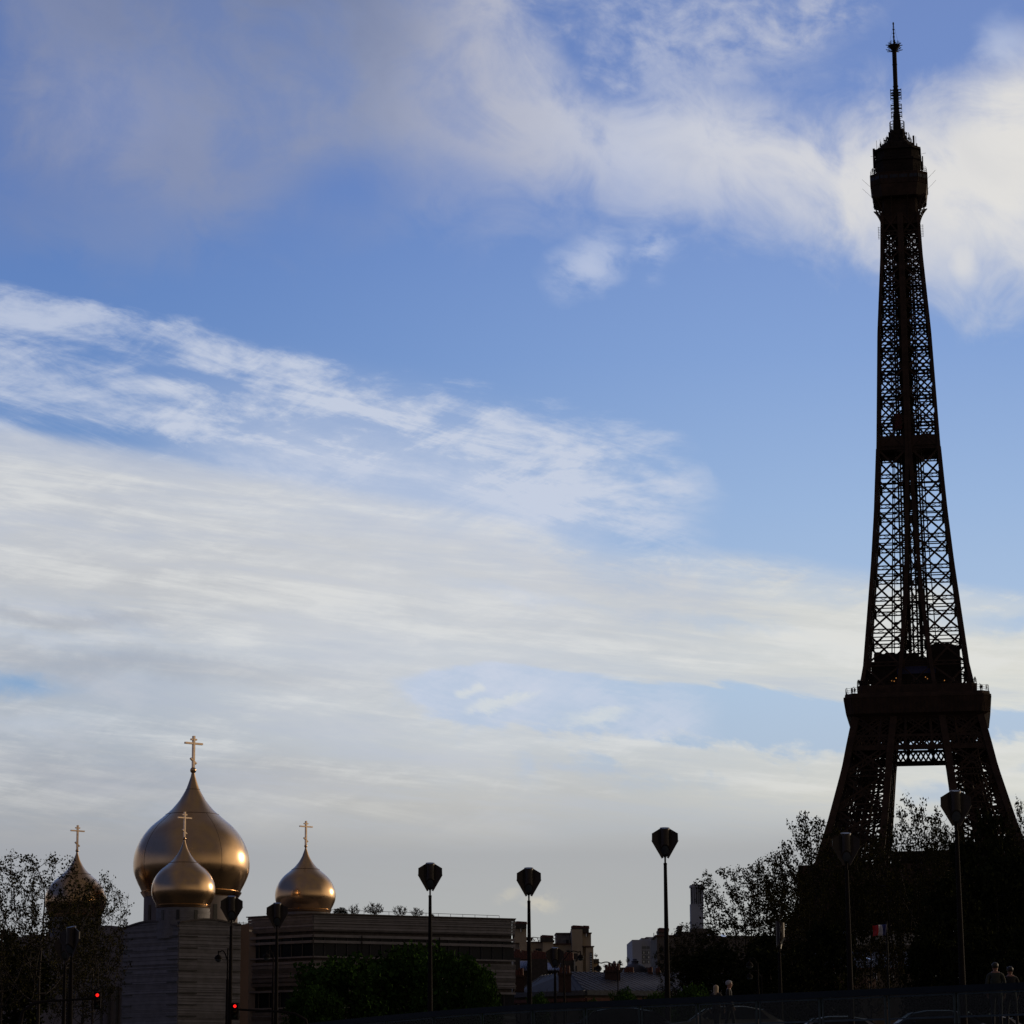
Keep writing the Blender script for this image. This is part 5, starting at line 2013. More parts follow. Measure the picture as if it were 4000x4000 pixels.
build_swan_lamps()


# ------------------------------------------------------------------ traffic signals on curved arms
def build_signals():
    for bx, by, side, d, lab in ((381, 3908, -1, 95, 'traffic signal showing red on a curved arm below the left tree'),
                                 (918, 3950, 1, 100, 'traffic signal showing red beside the lamp post at the cathedral')):
        c = P(bx, by, d)
        g = ground_z(d)
        dx = side * 2.55
        T = thing('traffic_light', lab, 'traffic light', (c.x + dx, d, g), group='red traffic signals')
        h = c.z - g
        m = MB()
        pts = [(0, 0, 0), (0, 0, h * .45), (-dx * .03, 0, h * .75), (-dx * .18, 0, h * 0.93), (-dx * .4, 0, h * .99), (-dx * 0.98, 0, h + .06)]
        m.tube(pts, [0.08, 0.07, 0.06, 0.05, 0.04, 0.035], 10)
        m.build('arm', BLACKM, T, True)
        m = MB()
        w, hh = 0.115, 0.26
        m.box(-dx - w, -0.1, h - hh, -dx + w, 0.1, h + hh)
        m.box(-dx - w - .03, 0.10, h - hh - .03, -dx + w + .03, 0.12, h + hh + .03)
        hs = m.build('housing', BLACKM, T)
        for k, (nm, mt) in enumerate((('red_lens', mat('red_signal', (0.3, 0.01, 0.01), 0.4, emit=(1.6, 0.02, 0.015))),
                                      ('amber_lens', mat('dark_amber', (0.05, 0.03, 0.01), 0.3)), ('green_lens', mat('dark_green', (0.01, 0.04, 0.03), 0.3)))):
            z = h + 0.17 - 0.17 * k
            m = MB()
            m.ball((-dx, -0.105, z), 0.055, 14, 8, (1, 0.35, 1))
            m.build(nm, mt, hs, True)
            m = MB()
            arc = [(-dx + 0.078 * math.cos(t), -0.1, z + 0.078 * math.sin(t)) for t in [math.pi * i / 8 for i in range(9)]]
            for p, q in zip(arc, arc[1:]):
                p2, q2 = (p[0], -0.22, p[2] - .01), (q[0], -0.22, q[2] - .01)
                m.add([p, q, q2, p2], [(0, 1, 2, 3)])
            m.build('visor', BLACKM, hs)


build_signals()


# ------------------------------------------------------------------ glazed railing
def build_railing():
    d0 = 91.5
    # plan line through the posts: x = X0 + k*a, y = d0 - k*b
    X0 = (2074 - PX) / 10950 * d0
    a, b = 0.01728 * d0, 0.0212 * d0
    RAILM = mat('painted_rail', (0.008, 0.015, 0.020), 0.6, 0.0, 0.15, 3, spec=0.2)
    FRAMEM = mat('grey_green_frame', (0.06, 0.085, 0.095), 0.6, 0.0, 0.12, 3, spec=0.2)
    GL = bpy.data.materials.new('railing_glass')
    GL.use_nodes = True
    t = GL.node_tree
    t.nodes.clear()
    N = NT(t)
    tr = N.n('ShaderNodeBsdfTransparent')
    tr.inputs[0].default_value = (0.5, 0.55, 0.55, 1)
    gl = N.n('ShaderNodeBsdfGlossy')
    gl.inputs['Roughness'].default_value = 0.15
    gl.inputs[0].default_value = (0.5, 0.5, 0.5, 1)
    mx = N.n('ShaderNodeMixShader')
    mx.inputs[0].default_value = 0.025
    t.links.new(tr.outputs[0], mx.inputs[1])
    t.links.new(gl.outputs[0], mx.inputs[2])
    o = N.n('ShaderNodeOutputMaterial')
    t.links.new(mx.outputs[0], o.inputs[0])
    k0, k1 = -5, 10
    zt, zd = 5.02, 3.9
    pos = lambda k: Vector((X0 + k * a, d0 - k * b, 0))
    zt_ = lambda k: zt - (0.028 * (-k) ** 1.55 if k < 0 else 0)
    base = pos(3)
    T = thing('glass_railing', 'long dark railing with framed glass panels along the bottom edge at the right', 'railing', (base.x, base.y, zd))
    off = -Vector((base.x, base.y, zd))
    dirv = (pos(1) - pos(0)).normalized()
    nrm = Vector((dirv.y, -dirv.x, 0))
    m = MB()
    for k in range(k0, k1):
        p, q = pos(k) + Vector((0, 0, zt_(k) - .09)), pos(k + 1) + Vector((0, 0, zt_(k + 1) - .09))
        m.beam(p + off, q + off, 0.16, 0.19)
    m.build('top_rail', RAILM, T)
    for k in range(k0, k1 + 1):
        c = pos(k)
        m = MB()
        for s in (-0.065, 0.065):
            q = c + dirv * s
            m.beam(Vector((q.x, q.y, zd + .1)) + off, Vector((q.x, q.y, zt_(k) - .17)) + off, 0.055, 0.07, (0, 1, 0))
        m.build('post', FRAMEM, T)
    for k in range(k0, k1):
        p, q = pos(k) + dirv * .1, pos(k + 1) - dirv * .1
        za, zb = zt_(k) - .19, zt_(k + 1) - .19
        m = MB()
        m.beam(Vector((p.x, p.y, zd + .28)) + off, Vector((q.x, q.y, zd + .28)) + off, 0.05, 0.05)
        m.beam(Vector((p.x, p.y, za - .03)) + off, Vector((q.x, q.y, zb - .03)) + off, 0.05, 0.045)
        fr = m.build('panel_frame', FRAMEM, T)
        m = MB()
        g = nrm * 0.01
        m.prism([Vector((p.x, p.y, zd + .31)) + off, Vector((q.x, q.y, zd + .31)) + off, Vector((q.x, q.y, zb - .05)) + off, Vector((p.x, p.y, za - .05)) + off], g)
        m.build('pane', GL, fr)
    # plinth the railing stands on
    m = MB()
    p, q = pos(k0 - 12), pos(k1 + 1)
    m.prism([(p.x, p.y, 0), (q.x, q.y, 0), (q.x, q.y, zd), (p.x, p.y, zd)], (-nrm.x * .5, -nrm.y * .5, 0))
    tag(m.build('retaining_wall', mat('quay_stone', (0.12, 0.11, 0.10), 0.9, 0, .2, 1)), 'stone retaining wall of the quay carrying the glass railing', 'wall')
    # banner on the last panel in view
    k = 7.93
    p, q = pos(k), pos(k + 1.5)
    zr = zt - .2
    Bn = thing('banner', 'white and red printed banner hung on the right end of the railing', 'banner', (p.x + nrm.x * -.0, p.y - .12, zd))
    o2 = -Vector((p.x, p.y, zd))
    m = MB()
    m.prism([Vector((p.x, p.y, zd - .1)) + o2, Vector((q.x, q.y, zd - .1)) + o2, Vector((q.x, q.y, zr)) + o2, Vector((p.x, p.y, zr)) + o2], (0, -.02, 0))
    BM_ = bpy.data.materials.new('printed_banner')
    BM_.use_nodes = True
    t = BM_.node_tree
    N = NT(t)
    bs = t.nodes['Principled BSDF']
    bs.inputs['Roughness'].default_value = 0.8
    tc = N.n('ShaderNodeTexCoord')
    sp = N.n('ShaderNodeSeparateXYZ')
    t.links.new(tc.outputs['Object'], sp.inputs[0])
    nz = N.noise(tc.outputs['Object'], 5.0, 5, 0.6)
    blot = N.sm(N.m('ADD', nz, N.m('MULTIPLY', sp.outputs[0], 0.28)), 0.60, 0.64)
    blot = N.m('MULTIPLY', blot, N.sm(sp.outputs[2], 0.25, 0.45))
    c = N.mix(blot, (0.42, 0.02, 0.01, 1), (0.55, 0.56, 0.66, 1))
    c = N.mix(N.sm(sp.outputs[2], 0.735, 0.745), c, (0.50, 0.52, 0.66, 1))
    N.put(bs.inputs['Base Color'], c)
    m.build('cloth', BM_, Bn)


build_railing()


# ------------------------------------------------------------------ people
def skin_mesh(joints, bones, sub=1):
    """continuous body surface grown from a skeleton: joints {name: (pos, radius)}, bones [(a, b)]"""
    names = list(joints)
    me = bpy.data.meshes.new('body')
    me.from_pydata([joints[n][0] for n in names], [(names.index(a), names.index(b)) for a, b in bones], [])
    o = bpy.data.objects.new('body', me)
    col.objects.link(o)
    sk = o.modifiers.new('grow', 'SKIN')
    sk.use_smooth_shade = True
    for i, n in enumerate(names):
        r = joints[n][1]
        me.skin_vertices[0].data[i].radius = (r, r) if not hasattr(r, '__len__') else r
        me.skin_vertices[0].data[i].use_root = (n == 'pelvis')
    ss = o.modifiers.new('smooth', 'SUBSURF')
    ss.levels = ss.render_levels = sub
    dg = bpy.context.evaluated_depsgraph_get()
    ev = o.evaluated_get(dg)
    out = bpy.data.meshes.new_from_object(ev)
    bpy.data.objects.remove(o)
    return out


SKIN = mat('skin', (0.26, 0.13, 0.09), 0.6, 0, 0.1, 6)


def cloth_mat(name, c):
    return mat(name, c, 0.9, 0, 0.2, 6)


def make_person(lab, x, d, height, face, coat, legs, hair, long_hair=False, group=None, foot=None):
    g = (ground_z(d) + (0.1 if d < 99 else 0)) if foot is None else foot
    s = height / 1.75
    T = thing('person', lab, 'person', (x, d, g), face, group)
    J = {'pelvis': ((0, 0, .95), (.15, .11)), 'waist': ((0, 0, 1.1), (.14, .10)), 'chest': ((0, 0.01, 1.28), (.17, .12)), 'neck0': ((0, 0.02, 1.44), (.085, .08)),
         'neck': ((0, 0, 1.50), .055), 'head0': ((0, -.02, 1.57), (.078, .092)), 'head1': ((0, -.01, 1.65), (.092, .112)), 'head2': ((0, 0.005, 1.71), (.072, .085))}
    bn = [('pelvis', 'waist'), ('waist', 'chest'), ('chest', 'neck0'), ('neck0', 'neck'), ('neck', 'head0'), ('head0', 'head1'), ('head1', 'head2')]
    for n, sx in (('l', -1), ('r', 1)):
        st = 0.16 * sx
        J.update({n + 'sh': ((sx * .19, 0.01, 1.40), .065), n + 'el': ((sx * .25, .04 + st * .4, 1.12), .048), n + 'wr': ((sx * .24, -.06 + st * .6, .90), .033), n + 'pa': ((sx * .235, -.09 + st * .6, .83), (.036, .022)),
                  n + 'hip': ((sx * .09, 0, .90), .10), n + 'kn': ((sx * .10, -.02 - st * .6, .50), .065), n + 'an': ((sx * .10, .03 - st * .9, .09), .045), n + 'to': ((sx * .11, -.12 - st * .9, .035), .038)})
        bn += [('neck0', n + 'sh'), (n + 'sh', n + 'el'), (n + 'el', n + 'wr'), (n + 'wr', n + 'pa'), ('pelvis', n + 'hip'), (n + 'hip', n + 'kn'), (n + 'kn', n + 'an'), (n + 'an', n + 'to')]
        for i, (ox, oy, ln) in enumerate(((-.012, -.028, .070), (-.012, -.010, .082), (-.012, .008, .078), (-.012, .024, .062), (.0, -.05, .045))):
            b0 = J[n + 'pa'][0]
            J[n + 'f%d' % i] = ((b0[0] - sx * .004, b0[1] + ox * 0 + oy, b0[2] - ln * .55), .0095)
            J[n + 'g%d' % i] = ((b0[0] - sx * .018, b0[1] + oy * 1.1, b0[2] - ln), .008)
            bn += [(n + 'pa', n + 'f%d' % i), (n + 'f%d' % i, n + 'g%d' % i)]
    J = {k: (tuple(c * s for c in p), tuple(q * s for q in r) if hasattr(r, '__len__') else r * s) for k, (p, r) in J.items()}
    me = skin_mesh(J, bn)
    me.materials.clear()
    for mm in (SKIN, coat, legs):
        me.materials.append(mm)
    for pl in me.polygons:
        z = pl.center.z / s
        ax = abs(pl.center.x / s)
        if z > 1.47 or (z < .89 and ax > .19 and z > .6):
            pl.material_index = 0
        elif z > 0.88:
            pl.material_index = 1
        else:
            pl.material_index = 2
    body = bpy.data.objects.new('body', me)
    col.objects.link(body)
    body.parent = T
    # face: nose, ears, eyes
    m = MB()
    m.prism([(-.012 * s, -.095 * s, 1.60 * s), (.012 * s, -.095 * s, 1.60 * s), (0, -.092 * s, 1.645 * s)], (0, -.022 * s, -.004))
    for sx in (-1, 1):
        m.ball((sx * .078 * s, .0, 1.625 * s), .024 * s, 8, 6, (.4, .8, 1.2))
    m.build('facial_features', SKIN, body)
    m = MB()
    for sx in (-1, 1):
        m.ball((sx * .03 * s, -.088 * s, 1.64 * s), .010 * s, 8, 6)
    m.build('eyes', DARK, body)
    # hair: a shell over the crown and back of the head
    m = MB()
    n = 20
    rings = []
    low = 1.42 if long_hair else 1.60
    for k in range(8):
        t = k / 7
        a = t * math.pi * 0.55
        ring = []
        for i in range(n):
            b = 2 * math.pi * i / n
            fr = max(0, -math.sin(b))          # front of the head
            rr = (.082 * math.sin(a) + .004) * (1 - .12 * max(0, t - .7) / .3)
            z = 1.655 + .088 * math.cos(a)
            z = max(z, 1.70 * fr + (low - .02) * (1 - fr)) if t < .99 else (1.70 * fr + low * (1 - fr))
            ring.append(Vector((rr * math.cos(b) * s, (rr * 1.2 * math.sin(b) + .008) * s, z * s)))
        rings.append(ring)
    if long_hair:
        rings.append([Vector((p.x * .95, p.y * (1.0 if p.y > 0 else .8), min(p.z, 1.40 * s) if p.y > -0.02 else p.z)) for p in rings[-1]])
    m.loft(rings, cap=False)
    h = m.build('hair', hair, T, True)
    h.modifiers.new('thickness', 'SOLIDIFY').thickness = 0.012
    # coat skirt over the hips
    m = MB()
    m.lathe([(.175, .80), (.165, .95), (.15, 1.08)], 20, (0, 0, 0), cap=False)
    m.v = [(x_ * s, y_ * s * .8, z_ * s) for x_, y_, z_ in m.v]
    c_ = m.build('coat_hem', coat, T, True)
    c_.modifiers.new('thickness', 'SOLIDIFY').thickness = 0.015
    return T


def build_people():
    def xx(px, y, d):
        return P(px, y, d).x
    make_person('grey haired man in a dark jacket walking behind the railing', xx(2848, 3860, 89.7), 89.7, 1.70, math.radians(75),
                cloth_mat('dark_jacket', (0.012, 0.011, 0.012)), cloth_mat('dark_trousers', (0.015, 0.015, 0.02)), mat('grey_hair', (0.30, 0.30, 0.32), 0.8))
    make_person('woman with long blonde hair beside the grey haired man', xx(2797, 3880, 89.2), 89.2, 1.53, math.radians(150),
                cloth_mat('dark_coat', (0.02, 0.016, 0.016)), cloth_mat('dark_trousers', (0.015, 0.015, 0.02)), mat('blonde_hair', (0.33, 0.25, 0.17), 0.7), True)
    make_person('broad person in a greenish jacket seen from behind above the railing at right', xx(3888, 3800, 80.5), 80.5, 1.78, math.radians(170),
                cloth_mat('green_jacket', (0.03, 0.035, 0.027)), cloth_mat('blue_trousers', (0.02, 0.025, 0.04)), mat('dark_hair', (0.02, 0.018, 0.016), 0.6))
    make_person('person in black beside the greenish jacket at the right edge', xx(3946, 3810, 81.5), 81.5, 1.72, math.radians(185),
                cloth_mat('black_coat', (0.010, 0.010, 0.011)), cloth_mat('dark_trousers', (0.015, 0.015, 0.02)), mat('dark_hair', (0.02, 0.018, 0.016), 0.6))
    # visitors on the second floor of the tower
    r = random.Random(4)
    T0 = make_person('visitor in dark clothes standing at the rail of the second platform of the tower', 0, 0, 1.75, 0,
                     cloth_mat('dark_jacket', (0.012, 0.011, 0.012)), cloth_mat('dark_trousers', (0.015, 0.015, 0.02)), mat('dark_hair', (0.02, 0.018, 0.016), 0.6),
                     group='visitors on the tower platform')
    M = TOWER.matrix_basis.copy() if False else Matrix.Translation(Vector((144.8, 829, 5.3))) @ Matrix.Rotation(-math.radians(10.6), 4, 'Z')
    spots = []
    for i in range(16):
        x = -17.0 + r.uniform(0, 1.6) if i < 7 else (15.4 + r.uniform(0, 1.7) if i < 12 else r.uniform(-14, 14))
        spots.append((x, -16.8 + r.uniform(0, .3), 118.65))
    for i in range(10):
        x = -19.9 + r.uniform(0, 2.3) if i < 6 else 18.0 + r.uniform(0, 2.2)
        spots.append((x, -19.9 + r.uniform(0, .3), 115.85))
    for i in range(4):
        spots.append((-6.2 - r.uniform(0, 1.6), -7.6, 278.3))
    for i, p in enumerate(spots):
        o = T0 if i == 0 else copy_tree(T0)
        w = M @ Vector(p)
        o.location = w
        o.rotation_euler = (0, 0, r.uniform(-1, 1))
        if p[2] > 200:
            o['label'] = 'visitor in dark clothes at the rail of the top platform of the tower'
            o['group'] = 'visitors on the top platform'
        elif p[2] < 117:
            o['label'] = 'visitor in dark clothes on the lower deck of the second platform'
            o['group'] = 'visitors on the lower deck'


build_people()


# ------------------------------------------------------------------ cars glimpsed through the railing
def make_car(lab, px, d, paint, rz=0.0):
    x = P(px, 3960, d).x
    T = thing('parked_car', lab, 'car', (x, d, ground_z(d) + .006), rz)
    L, W, H = 4.3, 1.75, 1.46
    prof = [(-2.12, .32), (-2.15, .62), (-2.02, .82), (-1.2, .92), (-.55, 1.36), (-.1, 1.45), (.75, 1.46), (1.4, 1.34), (1.95, .98), (2.12, .9), (2.14, .4), (2.05, .26), (-2.0, .24)]
    m = MB()
    secs = []
    for y, k in ((-.875, .90), (-.80, 1.0), (-.45, 1.03), (.45, 1.03), (.80, 1.0), (.875, .90)):
        sec = []
        for a, z in prof:
            zz = z if z < .95 else .95 + (z - .95) * (1.0 if abs(y) < .7 else (.92 if abs(y) < .85 else .0))
            sec.append(Vector((a * (k if k < 1 else 1), y * (1 if z < .95 else .86), zz)))
        secs.append(sec)
    m.loft(secs)
    m.build('body', paint, T, True)
    m = MB()
    for sy in (-1, 1):
        pts = [(-.98, .97), (-.48, 1.33), (-.05, 1.40), (.72, 1.41), (1.28, 1.30), (1.62, .99)]
        m.prism([(a, sy * .765, z) for a, z in pts], (0, sy * .02, 0))
    m.prism([(-1.16, -.66, .95), (-1.16, .66, .95), (-.57, .60, 1.36), (-.57, -.60, 1.36)], (-.02, 0, .02))
    m.prism([(1.95, -.62, 1.0), (1.95, .62, 1.0), (1.43, .58, 1.34), (1.43, -.58, 1.34)], (.02, 0, .02))
    m.build('windows', mat('car_glass', (0.02, 0.022, 0.025), 0.5, spec=.15), T)
    for sx in (-1.32, 1.36):
        for sy in (-1, 1):
            m = MB()
            m.tube([(sx, sy * .70, .32), (sx, sy * .90, .32)], .32, 22)
            w = m.build('wheel', mat('rubber', (0.02, 0.02, 0.02), .8), T)
            m = MB()
            m.tube([(sx, sy * .895, .32), (sx, sy * .91, .32)], .19, 16)
            m.build('rim', mat('alloy', (0.4, 0.4, 0.42), .35, .9), w)
    for sy in (-1, 1):
        m = MB()
        m.ball((-2.03, sy * .62, .70), .13, 12, 8, (.7, 1.2, .6))
        m.build('headlight', LENS, T, True)
        m = MB()
        m.ball((2.05, sy * .68, .80), .10, 12, 8, (.5, 1.2, .8))
        m.build('tail_light', mat('tail_red', (0.3, 0.01, 0.01), .3), T, True)
        m = MB()
        m.ball((-.62, sy * .95, .98), .09, 10, 6, (.6, 1, .7))
        m.build('wing_mirror', paint, T, True)
    return T


make_car('pale beige car behind the two walkers, seen through the railing glass', 2820, 102.5, mat('beige_paint', (0.22, 0.19, 0.15), .5, 0, .04, spec=.15))
make_car('dark blue car seen through the glass between the two right lamps', 3620, 106.5, mat('blue_paint', (0.015, 0.02, 0.03), .5, 0, .04, spec=.15))
make_car('silver car roof just showing below the railing left of the blue car', 3235, 113, mat('silver_paint', (0.2, 0.2, 0.21), .5, 0, .04, spec=.2))
make_car('white car roof at the railing foot near the banner', 3800, 112, mat('white_paint', (0.3, 0.3, 0.3), .5, 0, .04, spec=.15))
make_car('black car behind the railing in front of the long zinc roofed building', 2390, 104, mat('black_paint', (0.012, 0.012, 0.014), .5, 0, .04, spec=.15))

# ------------------------------------------------------------------ trees
def grow(seed, lobes, trunk_h, n_att=900, step=0.4, infl=3.0, kill=0.8):
    """space-colonisation skeleton: returns nodes, parents. lobes: [(cx,cy,cz, rx,ry,rz)]"""
    rng = np.random.default_rng(seed)
    vol = np.array([l[3] * l[4] * l[5] for l in lobes])
    pick = rng.choice(len(lobes), n_att, p=vol / vol.sum())
    v = rng.normal(size=(n_att, 3))
    v /= np.linalg.norm(v, axis=1)[:, None]
    rad = rng.random(n_att) ** (1 / 2.4)
    L = np.array(lobes)
    att = L[pick, :3] + v * rad[:, None] * L[pick, 3:]
    att = att[att[:, 2] > trunk_h * 0.75]
    nodes = [np.array([0.0, 0.0, 0.0])]
    par = [-1]
    z = 0.0
    lean = rng.normal(size=2) * 0.03
    while z < trunk_h:
        z += step
        nodes.append(np.array([lean[0] * z, lean[1] * z, z]))
        par.append(len(nodes) - 2)
    N_ = np.array(nodes)
    dist = np.linalg.norm(att[:, None] - N_[None], axis=2)
    near = dist.argmin(1)
    nd = dist.min(1)
    alive = np.ones(len(att), bool)
    for it in range(140):
        ok = alive & (nd < (infl if it > 12 else 60))
        if not ok.any():
            break
        idx = near[ok]
        d = att[ok] - np.array(nodes)[idx]
        d /= np.maximum(np.linalg.norm(d, axis=1), 1e-6)[:, None]
        uniq, inv = np.unique(idx, return_inverse=True)
        acc = np.zeros((len(uniq), 3))
        np.add.at(acc, inv, d)
        acc += rng.normal(size=acc.shape) * 0.25
        acc[:, 2] += 0.12
        acc /= np.maximum(np.linalg.norm(acc, axis=1), 1e-6)[:, None]
        new = np.array(nodes)[uniq] + acc * step
        s = len(nodes)
        nodes.extend(list(new))
        par.extend([int(u) for u in uniq])
        dn = np.linalg.norm(att[:, None] - new[None], axis=2)
        m = dn.min(1)
        better = m < nd
        near[better] = dn.argmin(1)[better] + s
        nd = np.minimum(nd, m)
        alive &= nd > kill
        if len(nodes) > 11000:
            break
    return np.array(nodes), np.array(par)


def tree_meshes(name, seed, lobes, trunk_h, n_att, leaf, per_tip, spread, leafmat, r0=0.2, tip=0.012, twigs=2, fill=0.0, expo=2.35):
    nodes, par = grow(seed, lobes, trunk_h, n_att)
    rng = np.random.default_rng(seed + 99)
    n = len(nodes)
    # extra fine twigs on thin branches
    kids = np.zeros(n, int)
    for p in par[1:]:
        kids[p] += 1
    load = np.where(kids == 0, 1.0, 0.0)
    for i in range(n - 1, 0, -1):
        load[par[i]] += load[i]
    rad = tip * np.power(np.maximum(load, 1), 1 / expo)
    rad *= r0 / rad[0] if rad[0] > r0 else 1.0
    rad = np.maximum(rad, tip * .8)
    V, Fc = [], []
    def seg(p, q, ra, rb, k=4):
        d = q - p
        L = np.linalg.norm(d)
        if L < 1e-6:
            return
        d = d / L
        ref = np.array([0, 0, 1.0]) if abs(d[2]) < .9 else np.array([1.0, 0, 0])
        s = np.cross(d, ref)
        s /= np.linalg.norm(s)
        t = np.cross(d, s)
        b = len(V)
        for c, r in ((p, ra), (q, rb)):
            for i in range(k):
                a = 2 * math.pi * i / k
                V.append(c + (s * math.cos(a) + t * math.sin(a)) * r)
        for i in range(k):
            Fc.append((b + i, b + (i + 1) % k, b + k + (i + 1) % k, b + k + i))
    for i in range(1, n):
        seg(nodes[par[i]], nodes[i], rad[par[i]] if par[i] != 0 else rad[par[i]] * 1.15, rad[i], 8 if rad[i] > .06 else 4)
    thin = [i for i in range(1, n) if load[i] <= 6]
    tips = []
    ctr = nodes[load > load.max() * .3].mean(0)
    for i in thin:
        base = nodes[i] - nodes[par[i]]
        base /= max(np.linalg.norm(base), 1e-6)
        for k in range(twigs if load[i] <= 2 else 1):
            d = base + rng.normal(size=3) * .75 + np.array([0, 0, .25])
            d /= np.linalg.norm(d)
            ln = rng.uniform(.18, .55)
            mid = nodes[i] + d * ln * .5 + rng.normal(size=3) * .03
            end = nodes[i] + d * ln
            seg(nodes[i], mid, tip * .7, tip * .5, 3)
            seg(mid, end, tip * .5, tip * .3, 3)
            tips.append(end)
            tips.append(mid)
    trunk = bpy.data.meshes.new('trunk')
    trunk.from_pydata([tuple(v) for v in V], [], Fc)
    trunk.materials.append(BARK)
    trunk.polygons.foreach_set('use_smooth', [True] * len(Fc))
    tips = np.array(tips)
    # leaves: small folded kites clustered round the twig ends
    cnt = len(tips)
    rep = rng.poisson(per_tip, cnt)
    c = np.repeat(tips, rep, axis=0)
    if fill > 0:
        Lb = np.array(lobes)
        kf = int(len(c) * fill)
        pk = rng.choice(len(lobes), kf)
        vv = rng.normal(size=(kf, 3))
        vv /= np.linalg.norm(vv, axis=1)[:, None]
        cf = Lb[pk, :3] + vv * (rng.random(kf) ** .5)[:, None] * Lb[pk, 3:] * .88
        c = np.vstack([c, cf])
    c = c + rng.normal(size=c.shape) * spread
    m = len(c)
    ax = rng.normal(size=(m, 3))
    ax /= np.linalg.norm(ax, axis=1)[:, None]
    b2 = rng.normal(size=(m, 3))
    b2 -= (b2 * ax).sum(1)[:, None] * ax
    b2 /= np.linalg.norm(b2, axis=1)[:, None]
    nn = np.cross(ax, b2)
    sz = leaf * rng.uniform(.6, 1.3, m)[:, None]
    p0 = c - ax * sz * .5
    p1 = c + b2 * sz * .42 + nn * sz * .12
    p2 = c + ax * sz * .6
    p3 = c - b2 * sz * .42 + nn * sz * .12
    verts = np.stack([p0, p1, p2, p3], 1).reshape(-1, 3)
    cr = bpy.data.meshes.new('crown')
    cr.vertices.add(len(verts))
    cr.vertices.foreach_set('co', verts.astype(np.float32).ravel())
    tri = np.arange(m)[:, None] * 4 + np.array([0, 1, 2, 0, 2, 3])[None]
    cr.loops.add(m * 6)
    cr.loops.foreach_set('vertex_index', tri.astype(np.int32).ravel())
    cr.polygons.add(m * 2)
    cr.polygons.foreach_set('loop_start', (np.arange(m * 2) * 3).astype(np.int32))
    cr.update(calc_edges=True)
    cr.materials.append(leafmat)
    return trunk, cr


def place_tree(kind, label, x, ytop, d, width_px, meshes, rz=0.0, group=None, href=1.0, wref=1.0, cat='tree', deep=1.0):
    """stand a tree so that its crown reaches a given height and width"""
    tr, cr = meshes
    g = ground_z(d)
    top = P(x, ytop, d)
    H = top.z - g
    W = width_px * mpp(ytop, d)
    sz = H / href
    sx = W / wref
    T = thing(kind, label, cat, (top.x, d, g - .05), rz, group)
    for nm, me in (('trunk', tr), ('crown', cr)):
        o = bpy.data.objects.new(nm, me)
        col.objects.link(o)
        o.parent = T
        o.scale = (sx, sx * deep, sz)
    return T


def dims(meshes):
    co = np.empty(len(meshes[1].vertices) * 3, np.float32)
    meshes[1].vertices.foreach_get('co', co)
    co = co.reshape(-1, 3)
    lo, hi = np.percentile(co, 0.7, axis=0), np.percentile(co, 99.6, axis=0)
    return hi[2], max(hi[0] - lo[0], hi[1] - lo[1])


